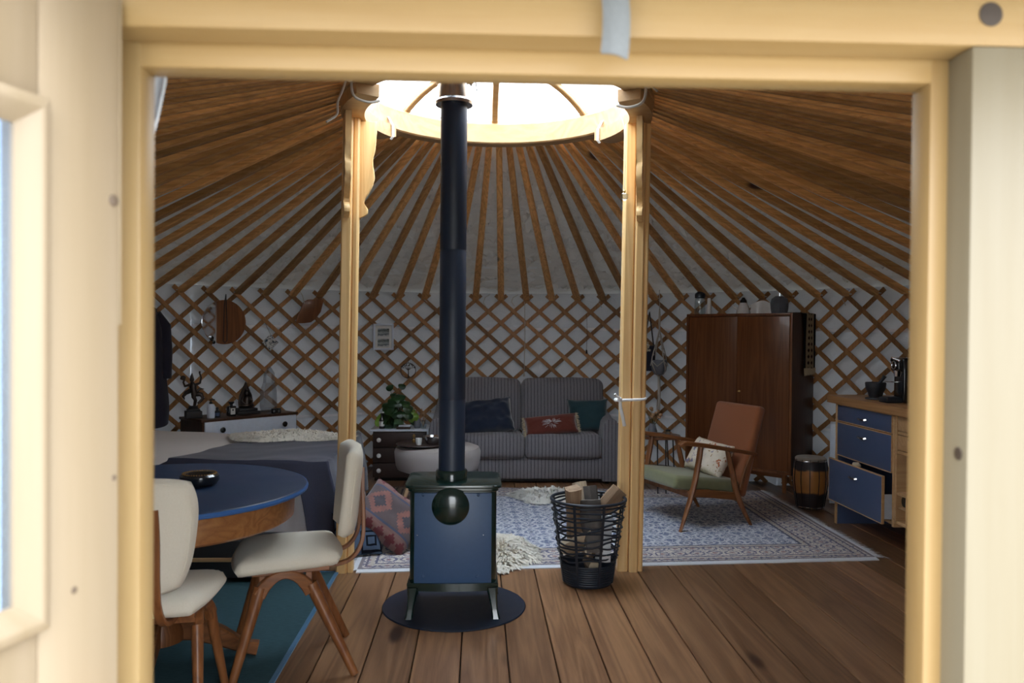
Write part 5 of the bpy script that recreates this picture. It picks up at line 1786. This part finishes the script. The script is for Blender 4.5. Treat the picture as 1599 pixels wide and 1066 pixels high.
# ================================================================== KITCHEN UNIT
KX = 2.665
kt = thing('drawer_unit', 'navy-fronted kitchen drawer unit with beech edges, bottom drawer pulled open', 'cabinet', (KX, 5.40, 0))
def kb(name, x0, x1, y0, y1, z0, z1, mat, parent=kt, bev=.002, off=(KX, 5.40, 0)):
    b = MB(); b.box((0, 0, 0), (x1 - x0, y1 - y0, z1 - z0), None, bev)
    c = Vector(((x0 + x1) / 2, (y0 + y1) / 2, (z0 + z1) / 2)) - Vector(off)
    return b.obj(name, mat, parent, c)
YA, YB = 5.825, 4.985
kb('side_panel', KX + .006, KX + .58, YA - .03, YA, 0, .894, M['navyfront'])
kb('edge_strip', KX - .002, KX + .0058, YA - .031, YA + .001, 0, .894, M['beech'])
kb('side_panel', KX, KX + .58, YB, YB + .025, .17, .894, M['beech'])
kb('back_panel', KX + .565, KX + .58, YB + .026, YA - .031, .17, .89, M['beech'])
kb('bottom_panel', KX + .03, KX + .56, YB + .026, YA - .031, .17, .19, M['beech'])
kb('foot', KX + .50, KX + .54, YB + .04, YB + .08, 0, .17, M['black'])
def drawer(z0, z1, out, wz, peek=False):
    d = kb('drawer', KX - .004 - out, KX + .012 - out, YB + .03, YA - .034, z0, z1, M['navyfront'], kt, .001)
    c = Vector(((KX + .004 - out), (YB + YA - .004) / 2, (z0 + z1) / 2))
    b = MB()
    hy = (YA - YB - .064) / 2; hz = (z1 - z0) / 2
    for y in (-hy, hy): b.box((.000, y, 0), (.0175, .006, z1 - z0 + .003))
    for z in (-hz, hz): b.box((.000, 0, z), (.0175, 2 * hy + .004, .006))
    b.obj('edge_band', M['beech'], d)
    b = MB()
    hz_ = hz - .05
    b.bar([(-.010, .05, wz), (-.022, .045, wz - .004), (-.026, .0, wz - .006), (-.022, -.045, wz - .004), (-.010, -.05, wz)], .012, .008, (0, 0, 1)); b.obj('handle', M['chrome'], d)
    if out > .01:
        b = MB()
        for y in (-hy + .03, hy - .03): b.box((.17 + .02, y, -.05), (.36, .012, .16))
        b.box((.19, 0, -.125), (.36, 2 * hy - .06, .01)); b.obj('drawer_box', M['white'], d)
    return d
drawer(.770, .888, 0, -.008)
drawer(.517, .758, 0, .055)
drawer(.188, .492, .06, .075)
b = MB(); b.ball((0, 0, 0), .03, (.8, 1.6, .6), 2)
for v in b.bm.verts: v.co.z += .012 * nz(v.co.x * 40, v.co.y * 40)
tag(b.obj('tea_towel', M['creamthread'], None, (KX - .035, 5.42, .497)), 'crumpled pale cloth poking out of the open kitchen drawer', 'cloth')
# worktop
b = MB(); b.box((0, 0, 0), (.66, 1.75, .056), None, .004, 2)
tag(b.obj('worktop', M['beech_y'], None, (KX - .035 + .33, 5.03, .923)), 'continuous beech worktop over the kitchen units at the right', 'worktop')
# open beech column
k2 = thing('cubby_unit', 'beech shelf unit with small notched drawers and bottle grid beside the navy drawers', 'shelf unit', (KX, 4.62, 0))
O2 = (KX, 4.62, 0)
YC, YD = 4.98, 4.26
for y0_, y1_ in ((YC - .022, YC), (YD, YD + .022), (4.63, 4.648)): kb('side_panel', KX, KX + .55, y0_, y1_, .20, .894, M['beech'], k2, .002, O2)
for z in (.20, .385, .65, .772): kb('shelf', KX + .004, KX + .55, YD + .023, 4.6295, z, z + .02, M['beech'], k2, .002, O2); kb('shelf', KX + .004, KX + .55, 4.649, YC - .023, z, z + .02, M['beech'], k2, .002, O2)
kb('back_panel', KX + .552, KX + .565, YD, YC, .20, .89, M['beech'], k2, .002, O2)
for (y0_, y1_) in ((4.652, YC - .026), (YD + .026, 4.626)):
    for z0_, z1_ in ((.675, .768), (.796, .888)):
        d = kb('drawer', KX + .002, KX + .018, y0_, y1_, z0_, z1_, M['beech'], k2, .002, O2)
        b = MB(); b.lathe([(.018, 0), (.018, .0025), (.001, .0026)], 16, Matrix.Translation((-.0082, 0, (z1_ - z0_) / 2 - .012)) @ roty(R(-90)) @ Matrix.Diagonal((.7, 1.3, 1, 1))); b.obj('finger_notch', M['black'], d)
    kb('divider', KX + .01, KX + .40, y0_ + .1, y0_ + .112, .222, .384, M['beech'], k2, .002, O2)
    kb('divider', KX + .01, KX + .40, y0_ + .2, y0_ + .212, .222, .384, M['beech'], k2, .002, O2)
    kb('divider', KX + .012, KX + .40, y0_, y1_, .298, .31, M['beech'], k2, .002, O2)
for y in (YD + .05, YC - .05):
    kb('foot', KX + .08, KX + .12, y - .02, y + .02, 0, .20, M['beech'], k2, .002, O2)
    kb('foot', KX + .46, KX + .50, y - .02, y + .02, 0, .20, M['beech'], k2, .002, O2)
mg = thing('white_mug', 'white mug with green print lying in the open cubby of the shelf unit', 'mug', (KX + .07, 4.845, .407))
b = MB(); b.lathe([(.001, 0), (.036, 0), (.042, .01), (.043, .09), (.040, .09), (.038, .012), (.001, .01)], 24, None, False); b.obj('body', M['ceramic'], mg)
b = MB(); b.tube([(0, .042, .07), (0, .068, .065), (0, .07, .035), (0, .042, .025)], .006, 7); b.obj('handle', M['ceramic'], mg)
b = MB(); b.lathe([(.0434, .03), (.0434, .055)], 24, None, False); b.obj('print_band', M['greenglass'], mg)
b = MB(); b.lathe([(.001, 0), (.034, 0), (.036, .02), (.036, .16), (.014, .2), (.013, .24), (.001, .241)], 20, roty(R(90)))
tag(b.obj('wine_bottle', M['blackgloss'], None, (KX + .03, 4.915, .348)), 'dark bottle lying in the bottle grid of the shelf unit', 'bottle')
# things on the worktop
WZ = .9515
mo = thing('mortar', 'dark stone mortar with its pestle standing on the worktop end', 'mortar', (2.90, 5.70, WZ))
b = MB(); b.lathe([(.001, 0), (.045, 0), (.048, .01), (.052, .03), (.068, .06), (.072, .10), (.069, .106), (.060, .10), (.05, .05), (.001, .035)], 32, None, False); b.obj('bowl', M['mortar'], mo)
b = MB(); b.tube([(-.01, .0, .055), (.025, -.03, .115), (.045, -.045, .155)], [.016, .011, .015], 10); b.obj('pestle', M['mortar'], mo)
cm = thing('coffee_machine', 'black pod coffee machine standing on the worktop beside the right door jamb', 'coffee machine', (2.93, 5.22, WZ))
b = MB()
b.box((.03, 0, .15), (.30, .13, .30), None, .018, 3); b.box((-.125, 0, .25), (.05, .10, .08), None, .015, 3); b.obj('body', M['blackgloss'], cm)
b = MB(); b.box((-.17, 0, .0175), (.11, .11, .035), None, .006); b.box((-.17, 0, .037), (.09, .09, .004)); b.obj('drip_tray', M['blackmetal'], cm)
b = MB(); b.cone((-.135, 0, .215), (-.135, 0, .175), .018, .012, 14); b.bar([(-.11, .04, .135), (-.185, .045, .137)], .02, .006, (0, 1, 0)); b.obj('spout', M['chrome'], cm)
b = MB(); b.tube([(-.14, -.055, .28), (-.165, 0, .30), (-.14, .055, .28)], .007, 8); b.obj('lever', M['chrome'], cm)
b = MB(); b.torus((0, 0, 0), .026, .005, 24, 6, Matrix.Translation((-.152, .0, .25)) @ roty(R(90))); b.obj('dial', M['silver'], cm)
b = MB(); b.lathe([(.001, 0), (.075, 0), (.08, .004), (.078, .010), (.001, .008)], 28)
tag(b.obj('dark_coaster', M['blackmetal'], None, (2.80, 5.48, WZ)), 'thin dark round coaster on the worktop between mortar and coffee machine', 'coaster')

# ================================================================== THINGS ON THE LATTICE
def onwall(name, label, cat, adeg, z, r=RL - .024, group=None):
    p = pol(r, R(adeg), z)
    return thing(name, label, cat, p, R(adeg - 90), group)     # local x to the right, local -y into the room
mi = onwall('round_mirror', 'round mirror half covered by a brown wooden disc hanging on the left lattice', 'mirror', 131.2, 1.475, 3.745)
b = MB(); b.lathe([(.205, 0), (.205, .012), (.001, .0121)], 56, rotx(R(90))); b.obj('mirror_glass', M['mirror'], mi)
b = MB()
arc = [(.205 * math.cos(t_), .205 * math.sin(t_)) for t_ in [R(-112 + 224 * i / 40) for i in range(41)]]
b.prism(arc, .014, Matrix.Translation((0, -.0125, 0)) @ rotx(R(90)), .002); b.obj('wood_disc', M['teak'], mi)
b = MB(); b.tube([(.01, -.03, .26), (-.005, -.03, .16), (-.012, -.032, -.10), (-.015, -.032, -.175), (.0, -.032, -.19), (.02, -.032, -.175), (.022, -.032, -.02), (.014, -.03, .16), (.01, -.03, .26)], .0042, 6); b.obj('hanging_cord', M['black'], mi)
b = MB(); b.ball((-.12, -.026, -.15), .022, (1, .6, 1.2), 1); b.ball((-.10, -.026, -.185), .016, (1, .6, 1.2), 1); b.obj('bead_cluster', M['blackgloss'], mi)
tl = onwall('painted_tile', 'white diamond tile with blue painted flowers hung in the lattice', 'tile', 124.2, 1.285, 3.755)
b = MB(); b.box((0, 0, 0), (.115, .010, .115), roty(R(45)), .003); b.obj('tile', M['tile'], tl)
b = MB(); b.tube([(0, -.004, .08), (-.03, -.004, .14), (-.05, 0, .19)], .0018, 5); b.obj('thread', M['black'], tl)
fn = onwall('wooden_fan', 'flat brown wooden wedge board hung at the lattice head left of the post', 'ornament', 118.3, 1.62, 3.75)
b = MB(); b.prism([(-.14, -.13), (-.06, .07), (-.02, .09), (.12, .10), (.14, .085), (.11, -.03), (.06, -.10), (.01, -.135), (-.06, -.145), (-.13, -.145)], .014, rotx(R(90)), .003); b.obj('board', M['teak'], fn)
b = MB(); b.tube([(-.055, -.012, .05), (-.075, -.015, .13), (-.12, -.01, .20)], .004, 6); b.obj('cord', M['cottonrope'], fn)
pfm = onwall('picture_frame', 'white framed pair of small landscape pictures on the lattice beside the left post', 'picture', 106.8, 1.345, 3.745)
b = MB()
for s in (-1, 1):
    b.box((s * .096, -.008, 0), (.02, .026, .27), None, .002); b.box((0, -.008, s * .126), (.172, .026, .02), None, .002)
b.obj('frame', M['white'], pfm)
b = MB(); b.box((0, 0, 0), (.18, .006, .24)); b.obj('mount', M['label'], pfm)
for z in (.045, -.062):
    b = MB(); b.box((0, -.0045, 0), (.118, .003, .082)); b.obj('print', M['print'], pfm, (0, 0, z))
tr_ = onwall('tree_ring', 'small wire ring with a tree of life hanging on the lattice above the plant', 'ornament', 102.8, .995, 3.75)
b = MB(); b.torus((0, 0, 0), .078, .004, 40, 6, rotx(R(90))); b.obj('ring', M['bronze'], tr_)
b = MB(); b.tube([(0, 0, -.075), (.003, 0, -.02), (0, 0, .015)], [.007, .005, .004], 6)
for i in range(7):
    a = R(25 + 130 * i / 6); e = Vector((.066 * math.cos(a), 0, .015 + .048 * math.sin(a)))
    b.tube([(0, 0, .005), e * .6 + Vector((0, 0, .006)), e], [.003, .002, .0012], 5)
    for j in range(4): b.ball(e + Vector((rnd.uniform(-.014, .014), 0, rnd.uniform(-.012, .012))), .006, (1, .5, 1), 1)
b.obj('tree', M['bronze'], tr_)
b = MB(); b.tube([(0, 0, .08), (0, 0, .135)], .0015, 5); b.obj('thread', M['black'], tr_)
# coat
co = onwall('hanging_coat', 'dark coat hanging on the lattice at the far left above the bed', 'coat', 143.6, 1.56, 3.70)
b = MB()
def coatf(u, v):
    a = 2 * PI * u
    wd = (.13 + .07 * min(1, v * 5) ** .6 + .03 * v) * (1 + .06 * math.sin(3 * a + v * 4))
    dp = .055 + .02 * v
    return Vector((wd * math.cos(a) + .012 * math.sin(v * 9), -.02 + dp * math.sin(a) * (1 + .25 * math.sin(5 * a)) - dp * .6, -.98 * v + .02 * math.cos(a * 2) * (v > .9)))
b.sheet(coatf, 48, 26); b.obj('coat_body', M['darkcoat'], co, weld=True, sharp=70)
for s in (1, -1):
    b = MB(); b.tube([(.12 * s, -.05, -.03), (.19 * s, -.07, -.13), (.205 * s, -.08, -.35), (.20 * s, -.085, -.58)], [.05, .055, .05, .045], 10); b.obj('sleeve', M['darkcoat'], co)
b = MB(); b.tube([(-.10, -.06, -.005), (0, -.085, .025), (.10, -.06, -.005)], [.035, .045, .035], 8); b.obj('collar', M['darkcoat'], co)
# macrame hanger
ma = thing('plant_hanger', 'white macrame hanger with dark hanging pot between right post and wardrobe', 'plant hanger', (1.815, 7.94, 0))
b = MB()
b.tube([(0, .02, 1.84), (0, 0, 1.64)], .004, 6)
b.tube([(0, 0, 1.65), (0, 0, 1.55), (0, 0, 1.42)], [.008, .012, .008], 8)
for k in range(4):
    a = R(20 + 90 * k)
    b.tube(spl([(.004 * math.cos(a), .004 * math.sin(a), 1.43), (.045 * math.cos(a), .045 * math.sin(a), 1.28), (.086 * math.cos(a), .086 * math.sin(a), 1.13), (.07 * math.cos(a + .4), .07 * math.sin(a + .4), 1.03), (.0, 0, .965)], 4), .0062, 6)
    a2 = a + R(90)
    b.tube([(.086 * math.cos(a), .086 * math.sin(a), 1.13), (.088 * math.cos((a + a2) / 2), .088 * math.sin((a + a2) / 2), 1.075), (.086 * math.cos(a2), .086 * math.sin(a2), 1.13)], .005, 6)
    for i in range(4):
        q = .2 + i * .2; b.ball((.086 * q * math.cos(a), .086 * q * math.sin(a), 1.43 - .30 * q), .010, (1, 1, 1.3), 1)
b.tube([(0, 0, .97), (.004, 0, .80), (-.004, 0, .63)], [.012, .016, .020], 8)
b.obj('cords', M['cottonrope'], ma)
b = MB(); b.lathe([(.001, .985), (.045, .99), (.072, 1.03), (.078, 1.09), (.074, 1.135), (.066, 1.135), (.06, 1.09), (.001, 1.07)], 28, None, False); b.obj('pot', M['greyceramic'], ma)
# shoulder bag
sg = onwall('shoulder_bag', 'black shoulder bag with yellow flower patch hanging just right of the right post', 'bag', 64.0, 1.62, 3.72)
b = MB(); b.bar([(-.035, -.01, -.34), (-.02, -.015, -.15), (0, 0, .0), (.03, -.015, -.2), (.05, -.01, -.36)], .014, .004, (1, 0, 0)); b.obj('strap', M['black'], sg)
b = MB(); b.box((0, -.02, -.47), (.13, .05, .26), None, .02, 3); b.obj('pouch', M['darkcoat'], sg)
b = MB()
for i in range(9):
    a = i * .7; b.ball((-.01 + .035 * math.cos(a) * (i % 3 + 1) / 3, -.05, -.36 + .045 * math.sin(a) * (i % 3 + 1) / 3), .014, (1, .4, 1), 1)
b.obj('flower_patch', M['creamthread'], sg)
for x, zt_, zb_, l in ((.485, 1.72, .97, 'thin pale cord hanging down the lattice over the sofa'), (1.13, 1.60, 1.22, 'short dark thread with bead hanging on the lattice above the teal cushion')):
    y = CY + math.sqrt((RL - .03) ** 2 - (x - CX) ** 2)
    b = MB(); b.tube([(x, y, zt_), (x + .006, y - .004, (zt_ + zb_) / 2), (x, y, zb_)], .004 if zb_ < 1 else .002, 6)
    b.tube([(x, y, zb_ + .005), (x, y, zb_ - .035)], [.007, .012], 8)
    tag(b.obj('string', M['cottonrope'] if zb_ < 1 else M['black']), l, 'cord')
